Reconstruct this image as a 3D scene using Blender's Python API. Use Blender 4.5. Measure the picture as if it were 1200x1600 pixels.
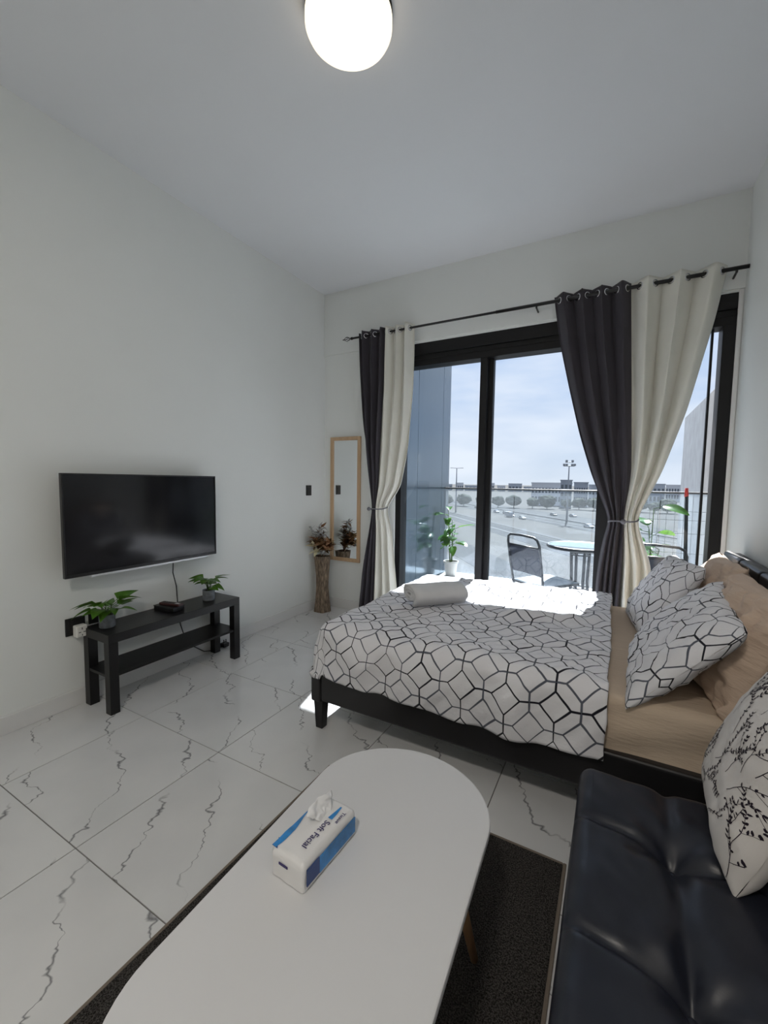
import bpy, bmesh, math, random
import numpy as np
from mathutils import Vector, Matrix, noise, Euler

random.seed(7)
sc = bpy.context.scene
for o in list(bpy.data.objects): bpy.data.objects.remove(o, do_unlink=True)
C = sc.collection
PI = math.pi
# room: left wall x=0, right wall x=W, window wall y=D, floor z=0, ceiling z=H
W, D, H, YB = 3.30, 2.29, 3.155, -3.4

# ------------------------------------------------------------------ camera
F_PX = 654.13
cam_d = bpy.data.cameras.new('camera'); cam = bpy.data.objects.new('camera', cam_d); C.objects.link(cam)
cam_d.sensor_fit = 'HORIZONTAL'; cam_d.sensor_width = 36; cam_d.lens = 36 * F_PX / 1200
cam_d.clip_start = 0.02; cam_d.clip_end = 5000
yaw, pitch, roll = 0.5055, -0.0724, 0.0141
fw = Vector((-math.sin(yaw) * math.cos(pitch), math.cos(yaw) * math.cos(pitch), math.sin(pitch)))
rt = Vector((math.cos(yaw), math.sin(yaw), 0)); up = rt.cross(fw)
r2 = rt * math.cos(roll) + up * math.sin(roll); u2 = -rt * math.sin(roll) + up * math.cos(roll)
m = Matrix((r2, u2, -fw)).transposed().to_4x4(); m.translation = (2.6482, -1.2122, 1.3013)
cam.matrix_world = m
sc.camera = cam

# ------------------------------------------------------------------ view, world, sun
sc.view_settings.view_transform = 'Standard'; sc.view_settings.look = 'None'
sc.view_settings.gamma = 1.0; sc.view_settings.use_curve_mapping = False
sc.view_settings.exposure = 0.9
SKY_STRENGTH = 0.565
SUN_STRENGTH = 10.0
FILL_LAMP_POWER = 16.0

world = bpy.data.worlds.new('world'); sc.world = world; world.use_nodes = True
wt = world.node_tree; wt.nodes.clear()
def wn(t, **k):
    n = wt.nodes.new(t)
    for a, b in k.items(): setattr(n, a, b)
    return n
wl = wt.links.new
tc = wn('ShaderNodeTexCoord'); sep = wn('ShaderNodeSeparateXYZ'); wl(tc.outputs['Generated'], sep.inputs[0])
ramp = wn('ShaderNodeValToRGB'); wl(sep.outputs['Z'], ramp.inputs[0])
cr = ramp.color_ramp; cr.elements[0].position = 0.0; cr.elements[0].color = (0.74, 0.80, 0.88, 1)
cr.elements[1].position = 0.9; cr.elements[1].color = (0.42, 0.58, 0.88, 1)
e = cr.elements.new(0.2); e.color = (0.60, 0.71, 0.90, 1)
mp = wn('ShaderNodeMapping'); mp.inputs['Scale'].default_value = (1.6, 1.6, 7.0); wl(tc.outputs['Generated'], mp.inputs[0])
nz = wn('ShaderNodeTexNoise'); nz.inputs['Scale'].default_value = 1.7; nz.inputs['Detail'].default_value = 5; nz.inputs['Roughness'].default_value = .55
wl(mp.outputs[0], nz.inputs['Vector'])
mr = wn('ShaderNodeMapRange'); mr.inputs['From Min'].default_value = .40; mr.inputs['From Max'].default_value = .68
wl(nz.outputs['Fac'], mr.inputs['Value'])
mx = wn('ShaderNodeMixRGB'); mx.inputs[2].default_value = (0.90, 0.93, 0.99, 1)
wl(mr.outputs[0], mx.inputs[0]); wl(ramp.outputs[0], mx.inputs[1])
bg = wn('ShaderNodeBackground'); bg.inputs['Strength'].default_value = SKY_STRENGTH; wl(mx.outputs[0], bg.inputs['Color'])
wo = wn('ShaderNodeOutputWorld'); wl(bg.outputs[0], wo.inputs['Surface'])

sun_d = bpy.data.lights.new('sun', 'SUN'); sun_d.energy = SUN_STRENGTH; sun_d.angle = math.radians(0.6); sun_d.color = (1, .98, .95)
sun = bpy.data.objects.new('sun', sun_d); C.objects.link(sun)
sun.rotation_euler = Vector((0.08, -1.03, -1.0)).to_track_quat('-Z', 'Y').to_euler()
sun.location = (1.6, 8, 10)

# ------------------------------------------------------------------ material helpers
class NT:
    def __init__(s, name):
        s.mat = bpy.data.materials.new(name); s.mat.use_nodes = True
        s.t = s.mat.node_tree; s.b = s.t.nodes['Principled BSDF']
    def n(s, typ, **k):
        nd = s.t.nodes.new('ShaderNode' + typ)
        for a, b in k.items():
            if hasattr(nd, a): setattr(nd, a, b)
            else: s.put(nd.inputs[a], b)
        return nd
    def put(s, sock, v):
        if isinstance(v, bpy.types.NodeSocket): s.t.links.new(v, sock)
        else: sock.default_value = v
    def m(s, op, a, b=0.0, c=None):
        nd = s.t.nodes.new('ShaderNodeMath'); nd.operation = op
        s.put(nd.inputs[0], a); s.put(nd.inputs[1], b)
        if c is not None: s.put(nd.inputs[2], c)
        return nd.outputs[0]
    def mix(s, f, a, b):
        nd = s.t.nodes.new('ShaderNodeMixRGB')
        s.put(nd.inputs[0], f); s.put(nd.inputs[1], a); s.put(nd.inputs[2], b)
        return nd.outputs[0]
    def noise(s, vec, scale, detail=3, rough=.5, out='Fac'):
        nd = s.t.nodes.new('ShaderNodeTexNoise'); s.put(nd.inputs['Scale'], scale)
        s.put(nd.inputs['Detail'], detail); s.put(nd.inputs['Roughness'], rough)
        if vec is not None: s.t.links.new(vec, nd.inputs['Vector'])
        return nd.outputs[out]
    def rng(s, v, a, b, c=0.0, d=1.0):
        nd = s.t.nodes.new('ShaderNodeMapRange'); s.put(nd.inputs[0], v)
        for i, q in enumerate((a, b, c, d)): s.put(nd.inputs[1 + i], q)
        return nd.outputs[0]
    def mapping(s, vec, scale=(1, 1, 1), rot=(0, 0, 0), loc=(0, 0, 0)):
        nd = s.t.nodes.new('ShaderNodeMapping'); s.t.links.new(vec, nd.inputs[0])
        nd.inputs['Scale'].default_value = scale; nd.inputs['Rotation'].default_value = rot; s.put(nd.inputs['Location'], loc)
        return nd.outputs[0]
    def obj(s): return s.n('TexCoord').outputs['Object']
    def uv(s): return s.n('TexCoord').outputs['UV']
    def pos(s): return s.n('NewGeometry').outputs['Position']
    def sepxyz(s, v):
        nd = s.n('SeparateXYZ'); s.t.links.new(v, nd.inputs[0]); return nd.outputs
    def bump(s, h, strength=.3, dist=.002):
        nd = s.n('Bump'); nd.inputs['Strength'].default_value = strength; nd.inputs['Distance'].default_value = dist
        s.t.links.new(h, nd.inputs['Height']); s.t.links.new(nd.outputs[0], s.b.inputs['Normal'])
    def set(s, **k):
        names = dict(color='Base Color', rough='Roughness', metal='Metallic', spec='Specular IOR Level', coat='Coat Weight',
                     sheen='Sheen Weight', emit='Emission Color', estr='Emission Strength', sub='Subsurface Weight', trans='Transmission Weight', alpha='Alpha')
        for a, v in k.items(): s.put(s.b.inputs[names[a]], v)
        return s

def col(r, g=None, b=None):
    if g is None: g = b = r
    return (r, g, b, 1)
def plain(name, c, rough=.5, var=.06, nscale=8, bump=0, bscale=200, metal=0, **k):
    t = NT(name); c = col(*c) if isinstance(c, tuple) else col(c)
    f = t.noise(t.obj(), nscale, 4)
    dark = tuple(x * (1 - var) for x in c[:3]) + (1,); lite = tuple(min(1, x * (1 + var)) for x in c[:3]) + (1,)
    t.set(color=t.mix(t.rng(f, .3, .7), dark, lite), rough=rough, metal=metal, **k)
    if bump: t.bump(t.noise(t.obj(), bscale, 3), bump, .002)
    return t.mat

M = {}
M['wall'] = plain('wall_paint', (.82, .84, .825), .75, .012, 1.5, .06, 160)
M['ceiling'] = plain('ceiling_paint', (.80, .81, .83), .85, .01, 1.5)
M['baseboard'] = plain('baseboard_white', (.76, .76, .755), .35, .01)
M['black_metal'] = plain('black_anodised', (.008, .008, .009), .5, .1, 4, spec=.3)
M['black_wood'] = plain('black_brown_laminate', (.008, .0075, .008), .34, .15, 6, spec=.35)
M['plastic_black'] = plain('black_plastic', (.012, .012, .013), .3, .1)
M['plastic_white'] = plain('white_plastic', (.78, .77, .74), .4, .03)
M['grout'] = plain('grout', (.20, .195, .19), .8, .05, 20)

def marble():
    t = NT('marble_tile'); p = t.pos(); rnd = t.n('ObjectInfo').outputs['Random']
    off = t.n('CombineXYZ', X=t.m('MULTIPLY', rnd, 7.3), Y=t.m('MULTIPLY', rnd, 3.1), Z=t.m('MULTIPLY', rnd, 13.0)).outputs[0]
    q = t.mapping(p, rot=(0, 0, math.radians(42)), loc=off)   # x runs along the veins, y across
    x, y, z = t.sepxyz(q)[:]
    qa = t.mapping(q, scale=(2.6, .9, 1)); qb = t.mapping(q, scale=(11, 4.5, 1)); qc = t.mapping(q, scale=(48, 30, 1))
    val = t.m('ADD', t.m('MULTIPLY', y, 4.0), t.m('MULTIPLY', t.noise(qa, 1, 1), 1.5))
    val = t.m('ADD', val, t.m('MULTIPLY', t.noise(qb, 1, 3, .6), .62)); val = t.m('ADD', val, t.m('MULTIPLY', t.noise(qc, 1, 2), .07))
    d = t.m('ABSOLUTE', t.m('SUBTRACT', t.m('FRACT', val), .5))
    wn_ = t.rng(t.noise(q, 7.5, 2), .36, .66, .005, .038)
    ln = t.m('SUBTRACT', 1.0, t.m('MINIMUM', t.m('DIVIDE', d, wn_), 1.0))
    mask = t.rng(t.noise(q, 3.6, 1), .37, .47)
    ln = t.m('MULTIPLY', t.m('MULTIPLY', ln, mask), .85)
    base = t.mix(t.rng(t.noise(q, 3.0, 4), .3, .7), col(.67, .675, .68), col(.75, .75, .75))
    t.set(color=t.mix(ln, base, col(.10, .10, .115)), rough=.09, spec=.55)
    return t.mat
M['marble'] = marble()

def glassmat(name, tint, dust=0.0, dustcol=(.8, .85, .9)):
    t = NT(name); t.t.nodes.remove(t.b)
    tr = t.n('BsdfTransparent', Color=col(*tint)); gl = t.n('BsdfGlossy', Color=col(.9, .95, 1), Roughness=.02)
    lw = t.n('LayerWeight', Blend=.5)
    f = t.m('ADD', .022, t.m('MULTIPLY', t.m('POWER', lw.outputs['Facing'], 5.0), .8))
    ms = t.n('MixShader'); t.put(ms.inputs[0], f); t.t.links.new(tr.outputs[0], ms.inputs[1]); t.t.links.new(gl.outputs[0], ms.inputs[2])
    last = ms.outputs[0]
    if dust:
        df = t.n('BsdfDiffuse', Color=col(*dustcol)); tl = t.n('BsdfTranslucent', Color=col(*dustcol))
        ad = t.n('MixShader', Fac=.5); t.t.links.new(df.outputs[0], ad.inputs[1]); t.t.links.new(tl.outputs[0], ad.inputs[2])
        m2 = t.n('MixShader'); t.put(m2.inputs[0], t.rng(t.noise(t.obj(), 3, 4), .3, .7, dust * .7, dust * 1.3))
        t.t.links.new(last, m2.inputs[1]); t.t.links.new(ad.outputs[0], m2.inputs[2]); last = m2.outputs[0]
    t.t.links.new(last, t.t.nodes['Material Output'].inputs['Surface'])
    return t.mat
M['glass'] = glassmat('door_glass', (.94, .97, 1.0))
M['rail_glass'] = glassmat('railing_glass', (.93, .965, .985), .055)

def fabric(name, c, rough=.85, weave=600, bump=.25, var=.06, sheen=.1, thin=0):
    t = NT(name); o = t.obj(); f = t.noise(o, 6, 4)
    c = col(*c)
    t.set(color=t.mix(t.rng(f, .3, .7), tuple(x * (1 - var) for x in c[:3]) + (1,), tuple(min(1, x * (1 + var)) for x in c[:3]) + (1,)), rough=rough, sheen=sheen, spec=.2)
    t.bump(t.noise(o, weave, 2), bump, .001)
    if thin:
        tl = t.n('BsdfTranslucent', Color=c); ms = t.n('MixShader', Fac=thin); t.t.links.new(t.b.outputs[0], ms.inputs[1]); t.t.links.new(tl.outputs[0], ms.inputs[2])
        t.t.links.new(ms.outputs[0], t.t.nodes['Material Output'].inputs['Surface'])
    return t.mat
M['curtain_grey'] = fabric('curtain_grey', (.055, .05, .06), .8)
M['curtain_cream'] = fabric('curtain_cream', (.80, .79, .72), .8, var=.03, thin=.06)
M['towel'] = fabric('towel_white', (.70, .70, .71), .95, 350, .6)
M['rug'] = fabric('rug_pile', (.05, .045, .042), .95, 420, 1.0, .3)
t_ = NT('rug_speckle'); t_.set(color=t_.mix(t_.rng(t_.noise(t_.obj(), 260, 2, .7), .40, .62), col(.012, .011, .010), col(.085, .078, .074)), rough=.95, spec=.1); t_.bump(t_.noise(t_.obj(), 300, 2), .8, .004); M['rug'] = t_.mat
M['rug_edge'] = fabric('rug_edge', (.20, .165, .135), .9, 300, .5)

def leather(name, c, rough):
    t = NT(name); o = t.obj()
    v = t.n('TexVoronoi'); v.inputs['Scale'].default_value = 260; t.t.links.new(o, v.inputs['Vector'])
    f = t.noise(o, 5, 3)
    t.set(color=t.mix(f, tuple(x * .8 for x in c) + (1,), tuple(x * 1.2 for x in c) + (1,)), rough=t.rng(f, .3, .7, rough - .05, rough + .07), spec=.5)
    t.bump(v.outputs['Distance'], .12, .0006)
    return t.mat
M['leather'] = leather('black_leather', (.013, .015, .024), .36)
M['leather_bed'] = leather('bed_leather', (.014, .0135, .015), .40)

def trellis(name, P=.13, base=(.78, .775, .81), rot=45):
    """squares and stretched hexagons outlined in dark ink, in metres of cloth (UV)"""
    t = NT(name); uv = t.uv()
    q = t.mapping(uv, scale=(1 / P, 1 / P, 1), rot=(0, 0, math.radians(rot)))
    x, y, z = t.sepxyz(q)[:]
    fx = t.m('ABSOLUTE', t.m('SUBTRACT', t.m('FRACT', x), .5)); fy = t.m('ABSOLUTE', t.m('SUBTRACT', t.m('FRACT', y), .5))
    mxx = t.m('MAXIMUM', fx, fy); mn = t.m('MINIMUM', fx, fy); half = .31
    d1 = t.m('ABSOLUTE', t.m('SUBTRACT', mxx, half))
    dg = t.m('MULTIPLY', t.m('SUBTRACT', mxx, mn), .707)
    d2 = t.m('ADD', dg, t.m('LESS_THAN', mxx, half))
    d = t.m('MINIMUM', d1, d2)
    wv = t.rng(t.noise(q, .6, 1), .35, .65, .014, .034)
    ln = t.m('SUBTRACT', 1.0, t.rng(t.m('DIVIDE', d, wv), .75, 1.15))
    # every other outline is a softer grey print
    cx = t.m('FRACT', t.m('MULTIPLY', t.m('ADD', t.m('FLOOR', x), t.m('FLOOR', y)), .5))
    ink = t.mix(t.rng(cx, .2, .3), col(.012, .012, .02), col(.10, .11, .14))
    b = col(*base)
    t.set(color=t.mix(ln, b, ink), rough=.85, sheen=.1, spec=.2)
    h = t.m('ADD', t.noise(uv, 22, 4, .6), t.m('MULTIPLY', t.noise(uv, 700, 2), .12))
    t.bump(h, .55, .010)
    return t.mat
M['duvet'] = trellis('duvet_trellis')
M['pillow_trellis'] = trellis('pillow_trellis', .125, rot=38)

def wrinkled(name, c, st=.7, fr=9):
    t = NT(name); uv = t.uv()
    q = t.mapping(uv, scale=(1, 5, 1), rot=(0, 0, .5))
    t.set(color=t.mix(t.noise(q, 8, 3), tuple(x * .94 for x in c) + (1,), tuple(min(1, x * 1.05) for x in c) + (1,)), rough=.8, sheen=.1, spec=.2)
    t.bump(t.noise(q, fr, 4, .6), st, .012)
    return t.mat
M['sheet'] = wrinkled('sheet_beige', (.62, .50, .385), .35, 14)
M['pillow_beige'] = wrinkled('pillow_beige', (.62, .475, .37))

M['floral'] = fabric('cushion_white', (.68, .65, .63), .8, 700, .2, .02)
M['ink'] = fabric('print_ink', (.016, .010, .02), .8, 700, .1, .1)

def wood(name, a, b, scale=(1, 1, 12), rough=.5):
    t = NT(name); q = t.mapping(t.obj(), scale=scale)
    t.set(color=t.mix(t.rng(t.noise(q, 6, 5, .6), .3, .7), col(*a), col(*b)), rough=rough)
    t.bump(t.noise(q, 14, 4), .15, .001)
    return t.mat
M['oak'] = wood('oak_frame', (.50, .33, .19), (.62, .43, .27), (6, 6, .6))
M['leg_wood'] = wood('table_leg_wood', (.36, .20, .10), (.48, .29, .15), (8, 8, .8))
M['driftwood'] = wood('driftwood', (.03, .02, .014), (.36, .27, .19), (14, 14, 2.6), .8)
M['mirror'] = NT('mirror_silver').set(color=col(.86, .88, .88), metal=1.0, rough=.02).mat
M['screen'] = NT('tv_screen').set(color=col(.006, .006, .008), rough=.12, spec=.45).mat
M['silver'] = plain('silver_trim', (.72, .74, .78), .3, .03, metal=.3)
M['white_top'] = plain('white_laminate', (.68, .68, .69), .42, .008, 3)
M['white_pot'] = plain('white_ribbed_pot', (.78, .74, .70), .5, .05)
M['grey_pot'] = plain('concrete_pot', (.17, .185, .205), .8, .35, 30, .4, 90)
M['soil'] = plain('soil', (.03, .022, .016), .95, .4, 60, .8, 90)
M['stem'] = plain('stem_green', (.07, .13, .03), .6, .2)
M['wire'] = plain('thin_wire', (.35, .36, .38), .4, .05, metal=.8)
M['rope'] = fabric('tieback_cord', (.16, .16, .18), .6)
M['rod'] = plain('rod_black', (.01, .01, .011), .35, .1)
M['chrome'] = plain('chrome', (.6, .6, .62), .2, .05, metal=1.0)

def leafmat(name, a, b, trans=.35, rough=.35):
    t = NT(name); uv = t.uv(); x, y, z = t.sepxyz(uv)[:]
    rib = t.m('SUBTRACT', 1.0, t.rng(t.m('ABSOLUTE', y), .0, .07))
    c = t.mix(t.rng(t.noise(t.obj(), 30, 3), .3, .7), col(*a), col(*b))
    c = t.mix(t.m('MULTIPLY', rib, .5), c, col(*[min(1, q * 1.8) for q in b]))
    t.set(color=c, rough=rough, spec=.4)
    tl = t.n('BsdfTranslucent'); t.put(tl.inputs[0], t.mix(.35, c, col(.35, .60, .04)))
    ms = t.n('MixShader', Fac=trans); t.t.links.new(t.b.outputs[0], ms.inputs[1]); t.t.links.new(tl.outputs[0], ms.inputs[2])
    t.t.links.new(ms.outputs[0], t.t.nodes['Material Output'].inputs['Surface'])
    return t.mat
M['leaf'] = leafmat('leaf_green', (.035, .11, .015), (.10, .24, .03), .2)
M['leaf_out'] = leafmat('leaf_outdoor', (.03, .12, .025), (.07, .20, .045), .35, .22)
M['dry_brown'] = leafmat('dry_bronze', (.09, .035, .015), (.23, .10, .05), .1, .5)
M['dry_silver'] = leafmat('dry_silver', (.30, .30, .31), (.48, .48, .50), .1, .5)
M['dry_copper'] = leafmat('dry_copper', (.38, .20, .11), (.52, .30, .19), .15, .5)
M['dry_cream'] = leafmat('dry_cream', (.66, .58, .38), (.78, .72, .52), .15, .5)

# ------------------------------------------------------------------ mesh helpers
class MB:
    def __init__(s): s.v = []; s.f = []; s.uv = None
    def box(s, x0, x1, y0, y1, z0, z1):
        b = len(s.v)
        s.v += [(x, y, z) for z in (z0, z1) for y in (y0, y1) for x in (x0, x1)]
        for f in ((0, 2, 3, 1), (4, 5, 7, 6), (0, 1, 5, 4), (2, 6, 7, 3), (0, 4, 6, 2), (1, 3, 7, 5)): s.f.append(tuple(b + i for i in f))
        return s
    def cbox(s, c, d): return s.box(c[0] - d[0] / 2, c[0] + d[0] / 2, c[1] - d[1] / 2, c[1] + d[1] / 2, c[2] - d[2] / 2, c[2] + d[2] / 2)
    def tube(s, pts, r, n=10, close=False):
        pts = [Vector(p) for p in pts]; rr = r if isinstance(r, (list, tuple)) else [r] * len(pts)
        b = len(s.v); k = len(pts); prev = None
        for i, p in enumerate(pts):
            if close: d = pts[(i + 1) % k] - pts[i - 1]
            else: d = pts[min(i + 1, k - 1)] - pts[max(i - 1, 0)]
            d.normalize()
            if prev is None:
                a = Vector((0, 0, 1)) if abs(d.z) < .9 else Vector((1, 0, 0))
                u = d.cross(a).normalized()
            else: u = (prev - d * prev.dot(d)).normalized()
            prev = u; w = d.cross(u)
            for j in range(n):
                t = 2 * PI * j / n; s.v.append(tuple(p + (u * math.cos(t) + w * math.sin(t)) * rr[i]))
        for i in range(k if close else k - 1):
            for j in range(n):
                a, c = b + i * n, b + ((i + 1) % k) * n
                s.f.append((a + j, a + (j + 1) % n, c + (j + 1) % n, c + j))
        if not close:
            s.f.append(tuple(b + j for j in range(n))[::-1]); s.f.append(tuple(b + (k - 1) * n + j for j in range(n)))
        return s
    def lathe(s, prof, n=24, c=(0, 0, 0), rib=None, cap=True):
        b = len(s.v)
        for (r, z) in prof:
            for j in range(n):
                t = 2 * PI * j / n; q = r * (1 + (rib(t, z) if rib else 0)); s.v.append((c[0] + q * math.cos(t), c[1] + q * math.sin(t), c[2] + z))
        for i in range(len(prof) - 1):
            for j in range(n):
                s.f.append((b + i * n + j, b + i * n + (j + 1) % n, b + (i + 1) * n + (j + 1) % n, b + (i + 1) * n + j))
        if cap:
            s.f.append(tuple(b + j for j in range(n))[::-1]); s.f.append(tuple(b + (len(prof) - 1) * n + j for j in range(n)))
        return s
    def prism(s, poly, z0, z1):
        b = len(s.v); n = len(poly)
        s.v += [(x, y, z0) for x, y in poly] + [(x, y, z1) for x, y in poly]
        s.f.append(tuple(b + i for i in range(n))[::-1]); s.f.append(tuple(b + n + i for i in range(n)))
        for i in range(n): s.f.append((b + i, b + (i + 1) % n, b + n + (i + 1) % n, b + n + i))
        return s
    def mesh(s, name, smooth=False):
        me = bpy.data.meshes.new(name); me.from_pydata([tuple(v) for v in s.v], [], s.f); me.update()
        if s.uv is not None:
            ul = me.uv_layers.new(name='UVMap')
            for lp in me.loops: ul.data[lp.index].uv = s.uv[lp.vertex_index]
        if smooth:
            for p in me.polygons: p.use_smooth = True
        return me

def obj(name, mb, mat, parent=None, smooth=False, bevel=0, loc=None, solid=0, seg=2):
    me = mb.mesh(name, smooth) if isinstance(mb, MB) else mb
    if not me.materials: me.materials.append(M[mat] if isinstance(mat, str) else mat)
    o = bpy.data.objects.new(name, me); C.objects.link(o)
    if parent: o.parent = parent
    if loc: o.location = loc
    if solid:
        md = o.modifiers.new('solid', 'SOLIDIFY'); md.thickness = solid; md.offset = -1
    if bevel:
        md = o.modifiers.new('bevel', 'BEVEL'); md.width = bevel; md.segments = seg; md.limit_method = 'ANGLE'; md.angle_limit = math.radians(40)
    return o
def tag(o, label=None, cat=None, group=None, kind=None):
    if label: o['label'] = label
    if cat: o['category'] = cat
    if group: o['group'] = group
    if kind: o['kind'] = kind
    return o
def thing(name, label, cat, loc=(0, 0, 0), rz=0, group=None):
    o = bpy.data.objects.new(name, None); C.objects.link(o); o.location = loc; o.rotation_euler = (0, 0, rz); o.empty_display_size = .05
    return tag(o, label, cat, group)
def struct(name, mb, mat, parent=None, bevel=0, label=None):
    o = obj(name, mb, mat, parent, bevel=bevel)
    if not parent: o['kind'] = 'structure'
    if label: o['label'] = label
    return o
def sempty(name, loc=(0, 0, 0), label=None):
    o = bpy.data.objects.new(name, None); C.objects.link(o); o.location = loc; o['kind'] = 'structure'
    if label: o['label'] = label
    return o
def grid(fn, nu, nv, uvfn=None, closed_u=False):
    mb = MB(); mb.uv = [] if uvfn else None
    for j in range(nv + 1):
        for i in range(nu + 1):
            u, v = i / nu, j / nv; mb.v.append(tuple(fn(u, v)))
            if uvfn: mb.uv.append(uvfn(u, v))
    for j in range(nv):
        for i in range(nu):
            a = j * (nu + 1) + i; mb.f.append((a, a + 1, a + nu + 2, a + nu + 1))
    return mb
def nz3(x, y, z=0.0): return noise.noise(Vector((x, y, z)))
def smooth(t): t = max(0, min(1, t)); return t * t * (3 - 2 * t)

def draped(x0, x1, y0, y1, zt, r, drop, nx, ny, zfn=None, sidefn=None, dropfn=None, open_x1=False):
    """sheet lying on a rectangle and folding down over its four sides with radius r"""
    L = r * PI / 2 + (drop - r)
    ax0, ax1, ay0, ay1 = x0 + r, x1 - r, y0 + r, y1 - r
    if open_x1: ax1 = x1
    def axis(lo, hi, n, cut=False):
        k = max(6, int(n * .18)); return [lo - L + L * i / k for i in range(k)] + [lo + (hi - lo) * i / n for i in range(n + 1)] + ([] if cut else [hi + L * (i + 1) / k for i in range(k)])
    A, B = axis(ax0, ax1, nx, open_x1), axis(ay0, ay1, ny)
    mb = MB(); mb.uv = []
    for b in B:
        for a in A:
            dx = a - max(ax0, min(ax1, a)); dy = b - max(ay0, min(ay1, b)); d = math.hypot(dx, dy)
            lim = L
            if dropfn: lim = r * PI / 2 + max(.0, dropfn(a, b) - r)
            px, py = a - dx, b - dy
            if d > 1e-9:
                ux, uy = dx / d, dy / d; d = min(d, L) * lim / L if d > r else d
                if d < r * PI / 2: h, z = r * math.sin(d / r), r * (1 - math.cos(d / r))
                else: h, z = r, r + d - r * PI / 2
                if sidefn:
                    h += sidefn(a, b, z)
                px += ux * h; py += uy * h
            else: z = 0
            zz = zt - z
            if zfn: zz += zfn(px, py) * (1 - min(1, z / (drop + 1e-6)))
            mb.v.append((px, py, zz)); mb.uv.append((a, b))
    n = len(A)
    for j in range(len(B) - 1):
        for i in range(n - 1):
            q = j * n + i; mb.f.append((q, q + 1, q + n + 1, q + n))
    return mb

# ------------------------------------------------------------------ structure
floor = struct('floor', MB().box(-.15, W + .15, YB - .1, D + .2, -.12, -.003), 'grout', label='grouted base of the white marble tile floor')
T = .605; GX0, GY0 = .44 - T, -.52 - 6 * T
gap = .0022
tile_cache = {}
for i in range(0, 7):
    for j in range(0, 13):
        xa, xb = GX0 + i * T, GX0 + (i + 1) * T; ya, yb = GY0 + j * T, GY0 + (j + 1) * T
        xa, xb, ya, yb = max(xa, 0), min(xb, W), max(ya, YB), min(yb, D)
        if xb - xa < .02 or yb - ya < .02: continue
        key = (round(xb - xa, 3), round(yb - ya, 3))
        if key not in tile_cache:
            w, h = key
            tile_cache[key] = MB().box(gap, w - gap, gap, h - gap, -.003, 0).mesh('tile')
        o = obj('tile', tile_cache[key], 'marble', floor, loc=(xa, ya, 0))
struct('ceiling', MB().box(-.15, W + .15, YB - .1, D + .2, H, H + .15), 'ceiling')
struct('wall_left', MB().box(-.15, 0, YB - .1, D + .2, 0, H), 'wall')
struct('wall_right', MB().box(W, W + .15, YB - .1, D + .2, 0, H), 'wall')
struct('wall_back', MB().box(0, W, YB - .1, YB, 0, H), 'wall')
WX0, WX1, WZ = .82, 3.275, 2.54
struct('wall_window', MB().box(0, WX0, D, D + .2, 0, H).box(WX1, W, D, D + .2, 0, H).box(WX0, WX1, D, D + .2, WZ, H).box(0, WX0 - .0, D - .012, D, 2.556, H).box(WX0, W, D - .012, D, 2.556, H), 'wall')
struct('baseboard_left', MB().box(0, .012, YB, D, 0, .095), 'baseboard', bevel=.003)
struct('baseboard_window', MB().box(.012, WX0 - .02, D - .012, D, 0, .095), 'baseboard', bevel=.003)
struct('baseboard_right', MB().box(W - .012, W, YB, D, 0, .095), 'baseboard', bevel=.003)
struct('baseboard_back', MB().box(.012, W - .012, YB, YB + .012, 0, .095), 'baseboard', bevel=.003)
struct('trim_1', MB().box(WX1 - .004, WX1 + .02, D - .01, D, 0, 2.55), 'baseboard', bevel=.003, label='off white strip along the right edge of the balcony door')

# sliding balcony door
win = sempty('window_1', (0, D, 0), 'black framed sliding glass balcony door')
obj('header_box', MB().box(WX0, WX1, .005, .16, 2.44, WZ), 'black_metal', win, bevel=.003)
obj('header_rail', MB().box(WX0, WX1, .02, .15, 2.345, 2.44), 'black_metal', win, bevel=.003)
obj('header_track', MB().box(WX0, WX1, .012, .02, 2.40, 2.415), 'black_metal', win)
obj('jamb', MB().box(WX0, WX0 + .055, .02, .15, .04, 2.345), 'black_metal', win, bevel=.003)
obj('jamb', MB().box(WX1 - .07, WX1, .005, .15, .04, 2.345), 'black_metal', win, bevel=.003)
obj('sill', MB().box(WX0, WX1, .01, .16, 0, .05), 'black_metal', win, bevel=.003)
obj('mullion', MB().box(1.60, 1.66, .03, .09, .05, 2.345), 'black_metal', win, bevel=.003)
obj('mullion', MB().box(1.645, 1.70, .085, .14, .05, 2.345), 'black_metal', win, bevel=.003)
obj('mullion', MB().box(2.52, 2.61, .05, .11, .05, 2.345), 'black_metal', win, bevel=.003)
obj('stile', MB().box(3.155, 3.168, .07, .10, .05, 2.345), 'black_metal', win)
for a, b, y in ((WX0 + .055, 1.60, .06), (1.70, 2.52, .112), (2.61, 3.155, .08)):
    obj('pane', MB().box(a, b, y, y + .008, .05, 2.345), 'glass', win)

# balcony shell
M['balc_floor'] = plain('balcony_tile', (.84, .83, .82), .6, .03, 6)
M['concrete'] = plain('concrete_render', (.34, .345, .36), .9, .12, 7, .6, 60)
M['kerb'] = plain('kerb_paint', (.66, .67, .67), .7, .05, 6)
M['cladding'] = NT('cladding').set(color=col(.17, .22, .27), metal=.55, rough=.12).mat
RY = 3.55
struct('balcony_floor', MB().box(.6, 3.6, D + .2, RY + .2, -.25, -.03), 'balc_floor')
struct('balcony_soffit', MB().box(.55, 3.6, D + .2, RY, 2.86, 3.06), 'kerb')
struct('balcony_kerb', MB().box(.85, 3.39, RY - .21, RY + .09, -.03, .21), 'kerb')
cl = struct('wall_balcony_left', MB().box(.55, .835, D + .2, RY + .12, -.25, 3.3), 'black_metal', label='dark core of the clad balcony side wall')
ye = [D + .2, 2.74, 3.43, RY + .12]
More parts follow.
